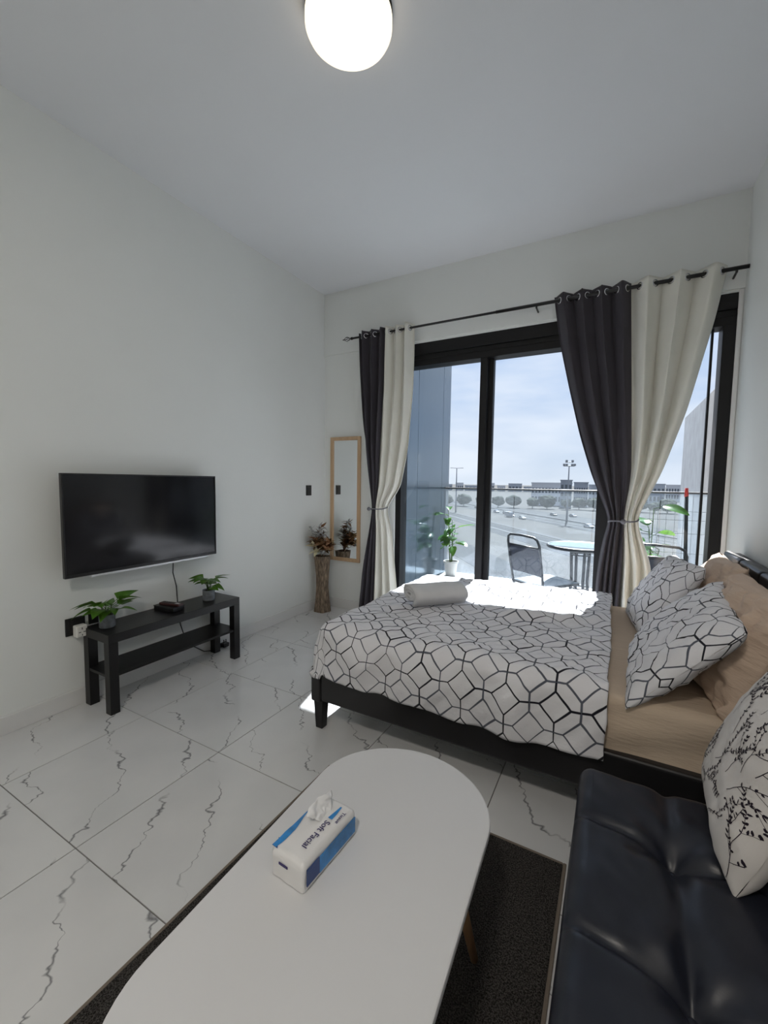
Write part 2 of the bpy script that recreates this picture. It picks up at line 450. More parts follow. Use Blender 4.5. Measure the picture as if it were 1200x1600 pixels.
for a, b in zip(ye[:-1], ye[1:]):
    obj('cladding_panel', MB().box(.835, .85, a + .002, b - .003, -.03, 3.3), 'cladding', cl, bevel=.002)
struct('wall_balcony_right', MB().box(3.40, 3.62, D + .2, 5.65, -4, 2.2), 'concrete', label='grey rendered side wall beyond the right end of balcony')

M['handrail'] = plain('handrail_metal', (.10, .095, .095), .45, .05)
rail = thing('glass_railing', 'frameless glass balcony railing with a slim metal handrail', 'railing', (0, RY, .21))
obj('handrail', MB().box(.85, 3.395, -.025, .025, 1.015, 1.035), 'handrail', rail, bevel=.004)
js = [.855, 1.662, 2.449, 3.02, 3.39]
for a, b in zip(js[:-1], js[1:]): obj('glass_panel', MB().box(a + .004, b - .004, -.006, .006, 0, 1.015), 'rail_glass', rail)

# ------------------------------------------------------------------ bed
BX0, BX1, BY0, BY1 = 1.30, 3.20, .47, 1.88
bed = thing('bed', 'black leather double bed frame with padded headboard and tapered feet', 'bed', (BX0, BY0, 0))
def rail_mb(x0, x1, y0, y1, z0, z1): return MB().box(x0 - BX0, x1 - BX0, y0 - BY0, y1 - BY0, z0, z1)
obj('side_rail', rail_mb(BX0 + .055, BX1, BY0, BY0 + .045, .158, .325), 'leather_bed', bed, bevel=.012, seg=3)
obj('side_rail', rail_mb(BX0 + .055, BX1, BY1 - .045, BY1, .158, .325), 'leather_bed', bed, bevel=.012, seg=3)
obj('foot_rail', rail_mb(BX0, BX0 + .05, BY0 + .01, BY1 - .01, .158, .325), 'leather_bed', bed, bevel=.012, seg=3)
for y in (BY0 - .004, BY1 - .056): obj('corner_post', rail_mb(BX0 - .006, BX0 + .056, y, y + .06, .15, .335), 'leather_bed', bed, bevel=.01, seg=3)
def taper(cx, cy, z0, z1, a, b):
    mb = MB()
    for z, h in ((z0, a), (z1, b)): mb.v += [(cx - h, cy - h, z), (cx + h, cy - h, z), (cx + h, cy + h, z), (cx - h, cy + h, z)]
    mb.f = [(3, 2, 1, 0), (4, 5, 6, 7)] + [(i, (i + 1) % 4, 4 + (i + 1) % 4, 4 + i) for i in range(4)]
    return mb
for x in (BX0 + .035, BX1 - .05):
    for y in (BY0 + .035, BY1 - .035): obj('leg', taper(x - BX0, y - BY0, 0, .158, .021, .029), 'black_wood', bed, bevel=.003)
obj('slat_base', rail_mb(BX0 + .05, BX1, BY0 + .045, BY1 - .045, .24, .275), 'black_wood', bed)
hb = obj('headboard', rail_mb(3.245, 3.288, BY0 - .02, 1.835, .05, .925), 'leather_bed', bed, bevel=.01)
n = 4; hy0, hy1 = BY0 - .02, 1.835
for k in range(n):
    a = hy0 + (hy1 - hy0) * k / n + .002; b = hy0 + (hy1 - hy0) * (k + 1) / n - .002
    obj('headboard_pad', rail_mb(3.205, 3.25, a, b, .34, .935), 'leather_bed', hb, bevel=.018, seg=4)

MZ = .525
def mz(x, y): return .004 * nz3(x * 3, y * 3, 1) + .002 * nz3(x * 14 + y * 3, y * 30, 4) * smooth((x - 2.5) * 4)
def mside(a, b, z): return .012 * nz3(a * 4.0, z * 9 + b * 3, 7) * smooth(z * 10) + .01 * math.sin(a * 9 + z * 22) * smooth(z * 8) * smooth((.23 - z) * 12)
mat_o = obj('mattress', draped(BX0 + .035, 3.2, BY0 + .03, BY1 - .03, MZ, .035, .245, 120, 90, mz, mside), 'sheet', smooth=True)
tag(mat_o, 'thick mattress in a wrinkled beige fitted sheet on black bed', 'mattress')
md = mat_o.modifiers.new('solid', 'SOLIDIFY'); md.thickness = .03; md.offset = -1

# duvet: puffy cover with side hang, foot hang and folds
DX0, DX1, DY0, DY1 = BX0 + .022, 2.655, BY0 - .012, BY1 + .02
def dz(x, y):
    v = .022 * smooth((x - 1.5) * 1.5) * smooth((y - .6) * 1.2) + .014 * nz3(x * 3.2, y * 3.2, 2) + .008 * nz3(x * 9, y * 8, 5)
    g = x * .75 + y * .66                       # long pulled folds running across the cover
    v += .016 * abs(nz3(g * 7, (x - y) * 1.6, 9)) + .008 * abs(nz3((x - y) * 15, g * 3, 4)) + .005 * nz3(x * 20, y * 20, 3)
    r = math.exp(-((y - 1.12 - .35 * (x - 2.3)) / .05) ** 2) * smooth((x - 2.05) * 6) * smooth((2.62 - x) * 6); v += .028 * r
    # thick rolled end towards the pillows
    v += .012 * math.exp(-((x - 2.60) / .05) ** 2)
    return v
def dside(a, b, z):
    q = a if b < DY0 + .1 or b > DY1 - .1 else b
    return (.014 * math.sin(q * 17 + 3 * nz3(q * 3, 0, 1)) + .022 * nz3(q * 5, z * 5, 11) + .008 * nz3(q * 16 + z * 14, z * 9, 4) + .016) * smooth(z * 7)
def ddrop(a, b):
    return .262 + .02 * nz3(a * 3, b * 3, 6) + .018 * smooth((a - 1.4) * 1.2) - .02 * smooth((a - 2.2) * 2)
dv = draped(DX0, DX1, DY0, DY1, .568, .07, .27, 190, 170, dz, dside, ddrop, True)
dv.v = [(x + (.016 * nz3(y * 3.5, z * 4, 2) + .007 * nz3(y * 13, z * 9, 6)) * smooth((x - 2.40) / .25), y, z) for x, y, z in dv.v]
duvet = obj('duvet', dv, 'duvet', smooth=True); tag(duvet, 'white duvet with black trellis print spread over the bed', 'duvet')
md = duvet.modifiers.new('solid', 'SOLIDIFY'); md.thickness = .02; md.offset = -1

# pillows
def pillow_mesh(name, w, h, t, seed, mat, wr=1.0, nu=64, nv=52, ear=.0):
    mb = MB(); mb.uv = []
    def pt(u, v, s):
        x = w / 2 * u * (1 - .07 * (1 - v * v) * abs(u) ** 2); y = h / 2 * v * (1 - .07 * (1 - u * u) * abs(v) ** 2)
        k = max(0, (1 - abs(u) ** 2.6)) * max(0, (1 - abs(v) ** 2.6))
        z = s * t / 2 * k ** .5
        e = smooth((1 - max(abs(u), abs(v))) * 8)
        z += wr * e * (.012 * nz3(x * 7 + seed, y * 7, s) + .010 * nz3(x * 16 + y * 9 + seed, y * 22 - x * 8, seed) + .006 * nz3(x * 30, y * 34 + seed, s) + .012 * abs(nz3((x + y) * 9 + seed, (x - y) * 3, s + 5)))
        q_ = 1 - .035 * abs(u * v) ** 5; x *= q_; y *= q_
        x += .008 * nz3(y * 12, seed, s); y += .008 * nz3(x * 12, seed + 4, s)
        return (x, y, z)
    for s in (1, -1):
        b = len(mb.v)
        for j in range(nv + 1):
            for i in range(nu + 1):
                u = math.sin((2 * i / nu - 1) * PI / 2); v = math.sin((2 * j / nv - 1) * PI / 2)
                p = pt(u, v, s); mb.v.append(p); mb.uv.append((.55 * p[0] + .30 * w * (2 * i / nu - 1) + .03 * seed, .55 * p[1] + .30 * h * (2 * j / nv - 1) + .02 * seed))
        for j in range(nv):
            for i in range(nu):
                a = b + j * (nu + 1) + i; q = (a, a + 1, a + nu + 2, a + nu + 1); mb.f.append(q if s > 0 else q[::-1])
    me = mb.mesh(name, True)
    bm = bmesh.new(); bm.from_mesh(me); bmesh.ops.remove_doubles(bm, verts=bm.verts, dist=.0012); bm.to_mesh(me); bm.free()
    return me
def place(o, c, U, V):
    U = Vector(U).normalized(); V = Vector(V); V = (V - U * V.dot(U)).normalized(); N = U.cross(V)
    mm = Matrix((U, V, N)).transposed().to_4x4(); mm.translation = c; o.matrix_world = mm
p = obj('pillow', pillow_mesh('pillow', .60, .47, .17, 1.3, 'pillow_beige', 1.1), 'pillow_beige'); place(p, (3.09, 1.42, .725), (0, -1, .02), (.33, 0, .94))
tag(p, 'beige pillow leaning on headboard behind the sunlit trellis pillow', 'pillow', 'beige pillows against the headboard')
p = obj('pillow', pillow_mesh('pillow', .62, .47, .18, 4.1, 'pillow_beige', 1.9), 'pillow_beige'); place(p, (3.075, .80, .72), (.05, -1, 0), (.36, 0, .93))
tag(p, 'creased beige pillow behind the shaded trellis pillow beside the sofa', 'pillow', 'beige pillows against the headboard')
p = obj('pillow', pillow_mesh('pillow', .60, .46, .17, 2.2, 'pillow_trellis', .8), 'pillow_trellis'); place(p, (2.885, 1.46, .715), (.10, -1, .05), (.52, 0, .85))
tag(p, 'white trellis print pillow with its top corner in sunlight', 'pillow', 'trellis pillows on the bed')
p = obj('pillow', pillow_mesh('pillow', .69, .48, .16, 6.7, 'pillow_trellis', .9), 'pillow_trellis'); place(p, (2.895, .78, .695), (-.08, -1, -.05), (.66, 0, .75))
tag(p, 'white trellis print pillow lying in shade over its neighbour', 'pillow', 'trellis pillows on the bed')

# folded towel roll
tw = thing('towel', 'rolled white towel lying on the trellis duvet', 'towel', (1.735, 1.075, .588), math.radians(47))
path = []
turns = 2.6
for i in range(90):
    t = i / 89; a = t * turns * 2 * PI; r = .014 + .043 * t
    path.append((1.75 * r * math.cos(a), r * math.sin(a) * .78 + .055))
path += [(path[-1][0] + .02, path[-1][1] - .03)]
lowest = min(q[1] for q in path)
mbt = grid(lambda u, v: ((v - .5) * .33 + .006 * nz3(u * 6, v, 2), path[min(90, int(u * 90))][0] + .004 * nz3(v * 6, u * 9, 5), path[min(90, int(u * 90))][1] - lowest + .012 + .004 * nz3(v * 5, u * 8, 1)), 90, 16)
o = obj('terry_cloth', mbt, 'towel', tw, smooth=True); md = o.modifiers.new('solid', 'SOLIDIFY'); md.thickness = .017; md.offset = 0

# ------------------------------------------------------------------ curtains
RODY, RODZ = 2.19, 2.648
rod = thing('curtain_rod', 'black metal curtain rod with a twisted cage finial over balcony door', 'curtain rod', (0, RODY, RODZ))
obj('pole', MB().tube([(.40, 0, 0), (1.8, 0, 0)], .0095, 12), 'rod', rod, True)
obj('pole', MB().tube([(1.75, 0, 0), (3.295, 0, 0)], .0125, 12), 'rod', rod, True)
fin = obj('finial', MB().lathe([(.004, 0), (.013, .004), (.013, .018), (.008, .024), (.006, .03)], 14), 'rod', rod, True)
fin.matrix_local = Matrix.Translation((.402, 0, 0)) @ Matrix.Rotation(-PI / 2, 4, 'Y')
cage = MB()
for k in range(5):
    cage.tube([(.375 - .075 * t, .020 * math.sin(PI * t) * math.cos(k * 2 * PI / 5 + 2.2 * t), .020 * math.sin(PI * t) * math.sin(k * 2 * PI / 5 + 2.2 * t)) for t in [i / 12 for i in range(13)]], .0022, 6)
cage.tube([(.305, 0, 0), (.285, 0, 0)], [.006, .003], 8)
obj('finial_cage', cage, 'rod', rod, True)
for x in (.62, 2.055, 3.235):
    obj('bracket', MB().tube([(x, 0, -.004), (x, 0, -.022), (x, .05, -.024), (x, .098, -.024)], .007, 8).cbox((x, .094, -.024), (.03, .008, .06)), 'rod', rod)

def edge(pts):
    z = np.array([q[1] for q in pts][::-1]); x = np.array([q[0] for q in pts][::-1])
    return lambda h: float(sum(np.interp(h + d, z, x) * w for d, w in ((-.08, .12), (-.04, .22), (0, .32), (.04, .22), (.08, .12))))
TIE = 1.06
def curtain(name, mat, le, re, n, ph, label, seed, ztop=2.69, y0=RODY, group=None, amp=.048):
    L, R_ = edge(le), edge(re); root = thing(name, label, 'curtain', ((L(1) + R_(1)) / 2, y0, .012), 0, group)
    ox = root.location.x; wtop = R_(2.6) - L(2.6)
    def P(u, v):
        # rows bunch around the tie
        z = ztop - (ztop - .012) * v
        xl, xr = L(z), R_(z); w = xr - xl
        t = smooth(1 - abs(z - TIE) / .55); top = smooth((z - 1.5) / 1.0)
        A = amp * (1 - .5 * t) * (.75 + .25 * top) * (.8 + .4 * nz3(u * 3, z * .8, seed))
        ang = 2 * PI * n * u + ph + (1 - top) * 1.6 * nz3(u * 2.5, z * .9, seed + 3)
        y = A * math.sin(ang) + (1 - top) * (.020 * nz3(u * 5, z * 1.6, seed) + .012 * nz3(u * 13, z * 1.1, seed + 8))
        y += .005 * math.sin(2 * PI * (2 * n + 1) * u + seed) * t
        y -= .02 * t * math.sin(PI * u)
        x = xl + w * u + .012 * math.sin(2 * ang) * top * math.sin(PI * u)
        return (x - ox, y, z - .012)
    nu = 34 * n
    obj('cloth', grid(P, nu, 110), mat, root, True, solid=.0022)
    k = 0
    uu = []
    for i in range(-2, 2 * n + 3):
        u = (i * PI - ph) / (2 * PI * n)
        if .03 < u < .97: uu.append(u)
    ring = MB(); ring.tube([(.021 * math.cos(a), .021 * math.sin(a), 0) for a in [2 * PI * i / 20 for i in range(20)]], .005, 8, True)
    me = ring.mesh('grommet', True); me.materials.append(M['chrome'])
    for u in uu:
        v = (ztop - RODZ) / (ztop - .012); q = Vector(P(u, v)); q2 = Vector(P(u + .004, v)); d = (q2 - q).normalized(); nn = Vector((0, 0, 1)).cross(d)
        o = obj('grommet', me, 'chrome', root); o.matrix_local = Matrix.Translation((q.x, 0, RODZ - .012)) @ nn.to_track_quat('Z', 'Y').to_matrix().to_4x4()
    return root
gl = [(.457, 2.702), (.477, 2.315), (.527, 1.811), (.612, 1.247), (.645, 1.06), (.595, .809), (.532, .475), (.49, .114), (.488, 0)]
gb = [(.75, 2.673), (.738, 2.161), (.713, 1.71), (.694, 1.249), (.682, 1.052), (.683, .873), (.677, .491), (.661, .101), (.66, 0)]
crr = [(1.03, 2.629), (1.03, 2.133), (1.002, 1.611), (.935, 1.253), (.785, 1.057), (.842, .883), (.88, .514), (.905, .273), (.92, 0)]
curtain('grommet_curtain', 'curtain_grey', gl, gb, 3, .4, 'charcoal grey curtain panel hanging beside the oak mirror', 1.0)
curtain('grommet_curtain', 'curtain_cream', [(x - .012, z) for x, z in gb], crr, 3, 2.0, 'cream curtain panel tied back beside the mirror side of door', 5.0)
rgl = [(2.172, 2.691), (2.229, 2.339), (2.307, 2.001), (2.391, 1.665), (2.486, 1.363), (2.591, 1.111), (2.62, 1.053), (2.586, .945), (2.561, .761), (2.549, .637), (2.53, 0)]
rb = [(2.669, 2.676), (2.706, 1.964), (2.732, 1.393), (2.705, 1.073), (2.712, .881), (2.71, .657), (2.70, 0)]
rcr = [(3.195, 2.688), (3.148, 2.373), (3.029, 1.8), (2.913, 1.393), (2.796, 1.106), (2.779, 1.062), (2.831, .891), (2.881, .75), (2.93, 0)]
curtain('grommet_curtain', 'curtain_grey', rgl, rb, 4, 1.2, 'charcoal grey curtain panel hanging in front of the balcony table', 9.0)
curtain('grommet_curtain', 'curtain_cream', [(x - .012, z) for x, z in rb], rcr, 3, .9, 'cream curtain panel swept back behind the bed pillows', 13.0, amp=.06)
def tieback(cx, hw, label, clip):
    root = thing('curtain_tieback', label, 'tieback', (cx, RODY - .012, TIE - .01))
    obj('cord', MB().tube([(hw * math.cos(a), .075 * math.sin(a), .012 * math.cos(a) + .008 * math.sin(2 * a)) for a in [2 * PI * i / 48 for i in range(48)]], .0055, 8, True), 'rope', root, True)
    obj('clip', MB().lathe([(.004, -.008), (.016, -.006), (.018, 0), (.016, .006), (.004, .008)], 16), 'rope', root, True).matrix_local = Matrix.Translation((clip, -.072, -.002)) @ Matrix.Rotation(PI / 2, 4, 'X')
tieback(.715, .085, 'grey cord tieback around the curtains by the mirror', -.065)
tieback(2.70, .092, 'grey cord tieback around the curtains behind the bed', .0)

# ------------------------------------------------------------------ mirror, vase, flowers
mir = thing('wall_mirror', 'tall narrow mirror in a pale oak frame on wall', 'mirror', (.268, D, .49))
for a, b, c, d in ((-.18, -.145, 0, 1.25), (.145, .18, 0, 1.25), (-.145, .145, 0, .035), (-.145, .145, 1.215, 1.25)):
    obj('frame_bar', MB().box(a, b, -.022, -.001, c, d), 'oak', mir, bevel=.003)
obj('mirror_glass', MB().box(-.145, .145, -.010, -.002, .035, 1.215), 'mirror', mir)

vase = thing('floor_vase', 'tall driftwood vase with a pinched waist standing in corner', 'vase', (.125, 2.10, 0), .3)
prof = [(.078, 0), (.074, .03), (.064, .12), (.056, .25), (.058, .36), (.068, .48), (.078, .56), (.066, .56), (.05, .42)]
obj('body', MB().lathe(prof, 28, rib=lambda t, z: .10 * math.cos(5 * t + z * 1.5) + .05 * math.sin(9 * t) + .05 * nz3(math.cos(t) * 2, math.sin(t) * 2, z * 6)), 'driftwood', vase)

def leaf_mesh(name, L, wd, bend=.25, fold=.15, prof=None, nu=7, wav=0):
    prof = prof or (lambda t: math.sin(PI * t ** .75) ** .9 * (1 - .25 * t))
    mb = MB(); mb.uv = []
    for i in range(nu + 1):
        t = i / nu; h = wd / 2 * max(.0, prof(t)) + .0004
        for j in (-2, -1, 0, 1, 2):
            s = j / 2; mb.v.append((L * t * (1 - .15 * bend * t), h * s, -bend * L * t * t + fold * h * abs(s) + wav * math.sin(t * 20) * abs(s))); mb.uv.append((t, s))
    for i in range(nu):
        for j in range(4): a = i * 5 + j; mb.f.append((a, a + 1, a + 6, a + 5))
    return mb
def orient(loc, az, el, roll=0, s=1):
    return Matrix.Translation(loc) @ Matrix.Rotation(az, 4, 'Z') @ Matrix.Rotation(-el, 4, 'Y') @ Matrix.Rotation(roll, 4, 'X') @ Matrix.Scale(s, 4)
flw = thing('dried_flowers', 'bunch of bronze, silver and cream dried flowers in driftwood vase', 'flowers', (.125, 2.10, .54))
rs = random.Random(3)
def spray(name, mat, base, tip, nleaf, L, wd, cluster=False):
    mb = MB(); mb.uv = []
    b, t = Vector(base), Vector(tip); mid = (b + t) / 2 + Vector((rs.uniform(-.02, .02), rs.uniform(-.02, .02), .03))
    pts = [b * (1 - q) ** 2 + mid * 2 * q * (1 - q) + t * q * q for q in [i / 6 for i in range(7)]]
    mb.tube(pts, [.003 - .0003 * i for i in range(7)], 5); mb.uv += [(.5, .5)] * len(mb.v)
    for k in range(nleaf):
        q = 1.0 if cluster else .35 + .65 * k / (nleaf - 1)
        p = b * (1 - q) ** 2 + mid * 2 * q * (1 - q) + t * q * q
        lm = leaf_mesh('l', L * rs.uniform(.75, 1.2), wd * rs.uniform(.8, 1.2), rs.uniform(-.1, .4), .2, nu=5)
        if cluster: mt = orient(p, k * 2 * PI / nleaf + rs.uniform(-.2, .2), rs.uniform(-.1, .9) , rs.uniform(-.4, .4))
        else: mt = orient(p, rs.uniform(0, 2 * PI), rs.uniform(-.2, 1.0), rs.uniform(-.6, .6))
        o0 = len(mb.v); mb.v += [tuple(mt @ Vector(v)) for v in lm.v]; mb.uv += lm.uv; mb.f += [tuple(o0 + i for i in f) for f in lm.f]
    obj(name, mb, mat, flw, True)
def cl_(p):  # keep clear of the two walls
    x, y, z = p; return (max(-.075, x), min(.13, y), z)
for k in range(9):
    a = rs.uniform(-2.4, .9); r = rs.uniform(.05, .17); spray('bronze_spray', 'dry_brown', (0, 0, 0), cl_((r * math.cos(a) + .03, r * math.sin(a), rs.uniform(.10, .33))), 20, .085, .030)
for k in range(5):
    spray('silver_spray', 'dry_silver', (0, 0, 0), cl_((rs.uniform(-.07, .03), rs.uniform(-.16, .0), rs.uniform(.17, .36))), 16, .075, .022)
for p in ((.06, -.11, .15), (.10, -.03, .16), (.12, -.09, .10)): spray('copper_flower', 'dry_copper', (0, 0, 0), p, 12, .085, .034, True)
for p in ((.02, -.13, .075), (-.035, -.10, .12)): spray('cream_flower', 'dry_cream', (0, 0, .0), p, 10, .085, .036, True)
for p in ((.09, -.12, .06),): spray('pale_flower', 'dry_silver', (0, 0, .0), p, 10, .075, .032, True)

# ------------------------------------------------------------------ switches and outlets
def outlet(y, z, label, cat, w=.086, h=.086, group=None, two=False):
    r = thing('wall_outlet' if cat == 'outlet' else 'light_switch', label, cat, (0, y, z), 0, group)
    obj('plate', MB().box(.0005, .010, -w / 2, w / 2, -h / 2, h / 2), 'plastic_black', r, bevel=.003)
    obj('rocker', MB().box(.008, .013, -w * .28, w * .28, -h * .33, h * .33), 'plastic_black', r, bevel=.002)
    return r
outlet(2.03, 1.205, 'black light switch on wall near the oak mirror', 'switch', .078, .10)
outlet(-.028, .462, 'black wall outlet holding the white travel adapter', 'outlet', .10, .10)
outlet(.075, .485, 'black wall outlet half hidden behind the potted plant', 'outlet', .07, .07)
ad = thing('travel_adapter', 'white universal plug adapter pushed into black wall outlet', 'adapter', (.0135, -.018, .438))
obj('body', MB().box(0, .045, -.028, .028, -.033, .033), 'plastic_white', ad, bevel=.006)
for y, z, a, b in ((0, .016, .004, .012), (-.012, -.004, .012, .004), (.012, -.004, .012, .004), (0, -.02, .004, .008)):
    obj('socket_slot', MB().box(.0445, .0458, y - a / 2, y + a / 2, z - b / 2, z + b / 2), 'plastic_black', ad)

# ------------------------------------------------------------------ television
tv = thing('television', 'wall mounted flat screen television with thin black bezel', 'television', (.1, .372, .757))
obj('casing', MB().box(-.022, -.004, -.481, .481, .006, .563), 'plastic_black', tv, bevel=.003)
obj('back_housing', MB().box(-.06, -.022, -.33, .33, .05, .40), 'plastic_black', tv, bevel=.012)
obj('screen', MB().box(-.006, .0, -.475, .475, .018, .558), 'screen', tv)
for a, b, c, d in ((-.483, -.475, 0, .566), (.475, .483, 0, .566), (-.475, .475, .558, .566), (-.475, .475, 0, .018)):
    obj('bezel', MB().box(-.02, .004, a, b, c, d), 'plastic_black', tv, bevel=.0015)
obj('bottom_trim', MB().box(-.02, .007, -.355, .405, -.012, .0), 'silver', tv, bevel=.002)
obj('wall_bracket', MB().box(-.0995, -.056, -.16, .16, .15, .42), 'black_metal', tv)
cab = thing('power_cable', 'thin black television cable running down wall behind bench', 'cable', (.03, .57, .8))
obj('cord', MB().tube([Vector(q) - Vector((.03, .57, .8)) for q in [(.045, .555, .79), (.035, .558, .74), (.019, .565, .66), (.0165, .59, .56), (.0165, .595, .47), (.0165, .60, .36), (.0165, .615, .28), (.0165, .64, .20), (.020, .70, .10), (.020, .80, .022), (.03, .86, .008), (.045, .915, .008), (.05, .945, .020)]], .0034, 8), 'plastic_black', cab, True)
obj('plug', MB().cbox((.02, .393, -.775), (.045, .05, .03)).cbox((.02, .386, -.75), (.008, .006, .03)).cbox((.02, .405, -.75), (.008, .006, .03)), 'plastic_black', cab, bevel=.004)

# bench
bn = thing('tv_bench', 'low black brown bench with a lower shelf under television', 'bench', (.028, 0, 0))
obj('top', MB().box(0, .26, 0, .9, .40, .45), 'black_wood', bn, bevel=.0015)
for x in (0, .21):
    for y in (0, .85): obj('leg', MB().box(x, x + .05, y, y + .05, 0, .40), 'black_wood', bn, bevel=.0015)
obj('shelf', MB().box(.008, .252, .003, .897, .205, .221), 'black_wood', bn, bevel=.001)

def small_plant(loc, seed, label, n, spread, rz):
    r = thing('potted_plant', label, 'potted plant', loc, rz, 'small artificial plants on the bench'); q = random.Random(seed)
    obj('pot', MB().lathe([(.036, 0), (.040, .004), (.041, .075), (.037, .075), (.037, .066)], 28, cap=False).lathe([(.0, .0005), (.037, .0005)], 28, cap=False), 'grey_pot', r, True)
    obj('soil', MB().lathe([(.001, .068), (.037, .066)], 20, cap=False), 'soil', r)
    heart = lambda t: (t * 7) ** .6 * .95 if t < .12 else max(0, (1 - ((t - .12) / .88) ** 1.35)) * (1 - .1 * t)
    shapes = [leaf_mesh('leaf', L, L * .72, bd, .22, heart, 8) for L, bd in ((.125, .22), (.11, .35), (.095, .15))]
    ms = []
    for s in shapes: me = s.mesh('leaf', True); me.materials.append(M['leaf']); ms.append(me)
    for k in range(n):
        a = k * 2.4 + q.uniform(-.35, .35); rr = q.uniform(.025, .055) * spread; h = .075 + q.uniform(.025, .085)
        if loc[0] + rr * math.cos(a + rz) < .10 and math.cos(a + rz) < -.2: a += 2.0
        tip = Vector((rr * math.cos(a), rr * math.sin(a), h))
        obj('stem', MB().tube([(.006 * math.cos(a), .006 * math.sin(a), .066), (tip.x * .45, tip.y * .45, .066 + (h - .066) * .7), tip], [.0024, .002, .0014], 6), 'stem', r, True)
        o = obj('leaf', ms[k % 3], 'leaf', r); o.matrix_local = orient(tip, a, q.uniform(-.05, .40), q.uniform(-.5, .5), q.uniform(.85, 1.1))
small_plant((.135, .075, .45), 5, 'small leafy plant in grey pot by the wall outlets', 17, 1.25, 1.5)
small_plant((.165, .735, .45), 11, 'small leafy plant in grey pot at bench end near curtains', 14, .9, -.9)

stb = thing('set_top_box', 'small dark box lying on the black bench', 'box', (.135, .455, .45), .12)
obj('body', MB().box(-.085, .085, -.045, .045, .001, .026), 'plastic_black', stb, bevel=.004)
obj('lid', MB().box(-.087, .087, -.047, .047, .026, .031), 'plastic_black', stb, bevel=.002)
M['maroon'] = plain('maroon_plastic', (.06, .02, .02), .35, .1)
rc = thing('remote_control', 'dark maroon remote control resting on small dark box', 'remote', (.15, .46, .4815), .22)
obj('shell', MB().box(-.08, .08, -.021, .021, 0, .015), 'maroon', rc, bevel=.005)
for i in range(6):
    for j in (-1, 0, 1): obj('button', MB().cbox((-.06 + i * .017, j * .011, .0155), (.009, .006, .002)), 'plastic_black', rc)
obj('label_strip', MB().cbox((.05, 0, .0153), (.03, .018, .0008)), 'silver', rc)

# ------------------------------------------------------------------ ceiling lamp above the bed foot, plus an added fill lamp
def lampmat():
    t = NT('lamp_diffuser'); t.set(color=col(.9, .88, .82), rough=.5, emit=col(1.0, .86, .66), estr=.62); return t.mat
M['diffuser'] = lampmat()
def ceiling_lamp(x, y, label, power=0):
    r = thing('ceiling_lamp', label, 'ceiling lamp', (x, y, H))
    obj('base', MB().lathe([(.168, -.001), (.172, -.004), (.172, -.022), (.168, -.026)], 64), 'black_metal', r, True)
    obj('diffuser', MB().lathe([(.165, -.026), (.172, -.034), (.172, -.062), (.166, -.074), (.15, -.080), (.08, -.084), (.001, -.085)], 64, cap=False), 'diffuser', r, True)
    if not power: return
    ld = bpy.data.lights.new('fill_light', 'AREA'); ld.shape = 'DISK'; ld.size = .30; ld.energy = power; ld.color = (1, .93, .84)
    lo = bpy.data.objects.new('fill_light', ld); C.objects.link(lo); lo.parent = r; lo.location = (0, 0, -.092)
ceiling_lamp(1.635, .275, 'round glowing ceiling lamp with dark rim above bed foot')
ceiling_lamp(2.45, -2.1, 'added round fill lamp on the ceiling unseen behind the camera', FILL_LAMP_POWER)  # added out of view to brighten the near part of the room

# ------------------------------------------------------------------ rug, coffee table, tissues
rug = thing('area_rug', 'dark charcoal area rug with pale bound edge under table', 'rug', (1.56, -1.35, 0))
obj('pile', MB().box(.011, .989, .011, 1.609, .0005, .011), 'rug', rug, bevel=.003)
for a, b, c, d in ((0, .011, 0, 1.62), (.989, 1.0, 0, 1.62), (.011, .989, 0, .011), (.011, .989, 1.609, 1.62)):
    obj('bound_edge', MB().box(a, b, c, d, .0005, .009), 'rug_edge', rug, bevel=.003)

tb = thing('coffee_table', 'white oblong coffee table with rounded ends and wooden legs', 'coffee table', (2.171, -.506, .011), .045)
hw, hl, cap_l = .251, .5045, .222
poly = []
for s in (1, -1):
    for i in range(33):
        a = -PI / 2 + PI * i / 32; a += PI / 2 if s > 0 else 1.5 * PI
        ca, sa = math.cos(a), math.sin(a)
        ex = 1.03
        poly.append((hw * math.copysign(abs(ca) ** ex, ca), s * (hl - cap_l) + cap_l * math.copysign(abs(sa) ** ex, sa)))
obj('table_top', MB().prism(poly, .391, .411), 'white_top', tb, bevel=.004)
for sx in (-1, 1):
    for sy in (-1, 1):
        obj('leg', MB().tube([(sx * .15, sy * .25, .391), (sx * .215, sy * .325, .003)], [.019, .011], 16), 'leg_wood', tb, True)
obj('under_frame', MB().box(-.17, .17, -.28, .28, .372, .391), 'white_top', tb)

TZ = .4225
ts = thing('tissue_pack', 'white and blue soft pack of facial tissues on coffee table', 'tissue pack', (2.064, -.468, TZ), math.radians(-3))
M['pack'] = plain('pack_film', (.74, .73, .73), .28, .02, 12, .1, 20)
M['pack_blue'] = plain('pack_blue', (.03, .22, .55), .3, .35, 30)
M['pack_navy'] = plain('pack_navy', (.015, .05, .20), .3, .2, 30)
M['pack_ink'] = plain('pack_ink', (.03, .02, .12), .5, .1)
M['tissue'] = plain('tissue_paper', (.82, .82, .83), .9, .02)
pw, pl, ph = .048, .095, .064
def ptop(x, y): return .006 * (1 - (x / pw) ** 2) * (1 - (y / pl) ** 2) + .0025 * nz3(x * 40, y * 30, 2)
obj('wrapper', draped(-pw, pw, -pl, pl, ph, .007, ph - .001, 20, 30, ptop, lambda a, b, z: .0015 * nz3(a * 40, b * 40, z * 30)), 'pack', ts, True)
def strip(xf0, xf1, y0, y1, nm, mat, n=14, lift=.0012):
    return obj(nm, grid(lambda u, v: ((lambda y: ((lambda x: (x, y, ph + ptop(x, y) + lift))(xf0(v) + (xf1(v) - xf0(v)) * u)))(y0 + (y1 - y0) * v)), 4, n), mat, ts)
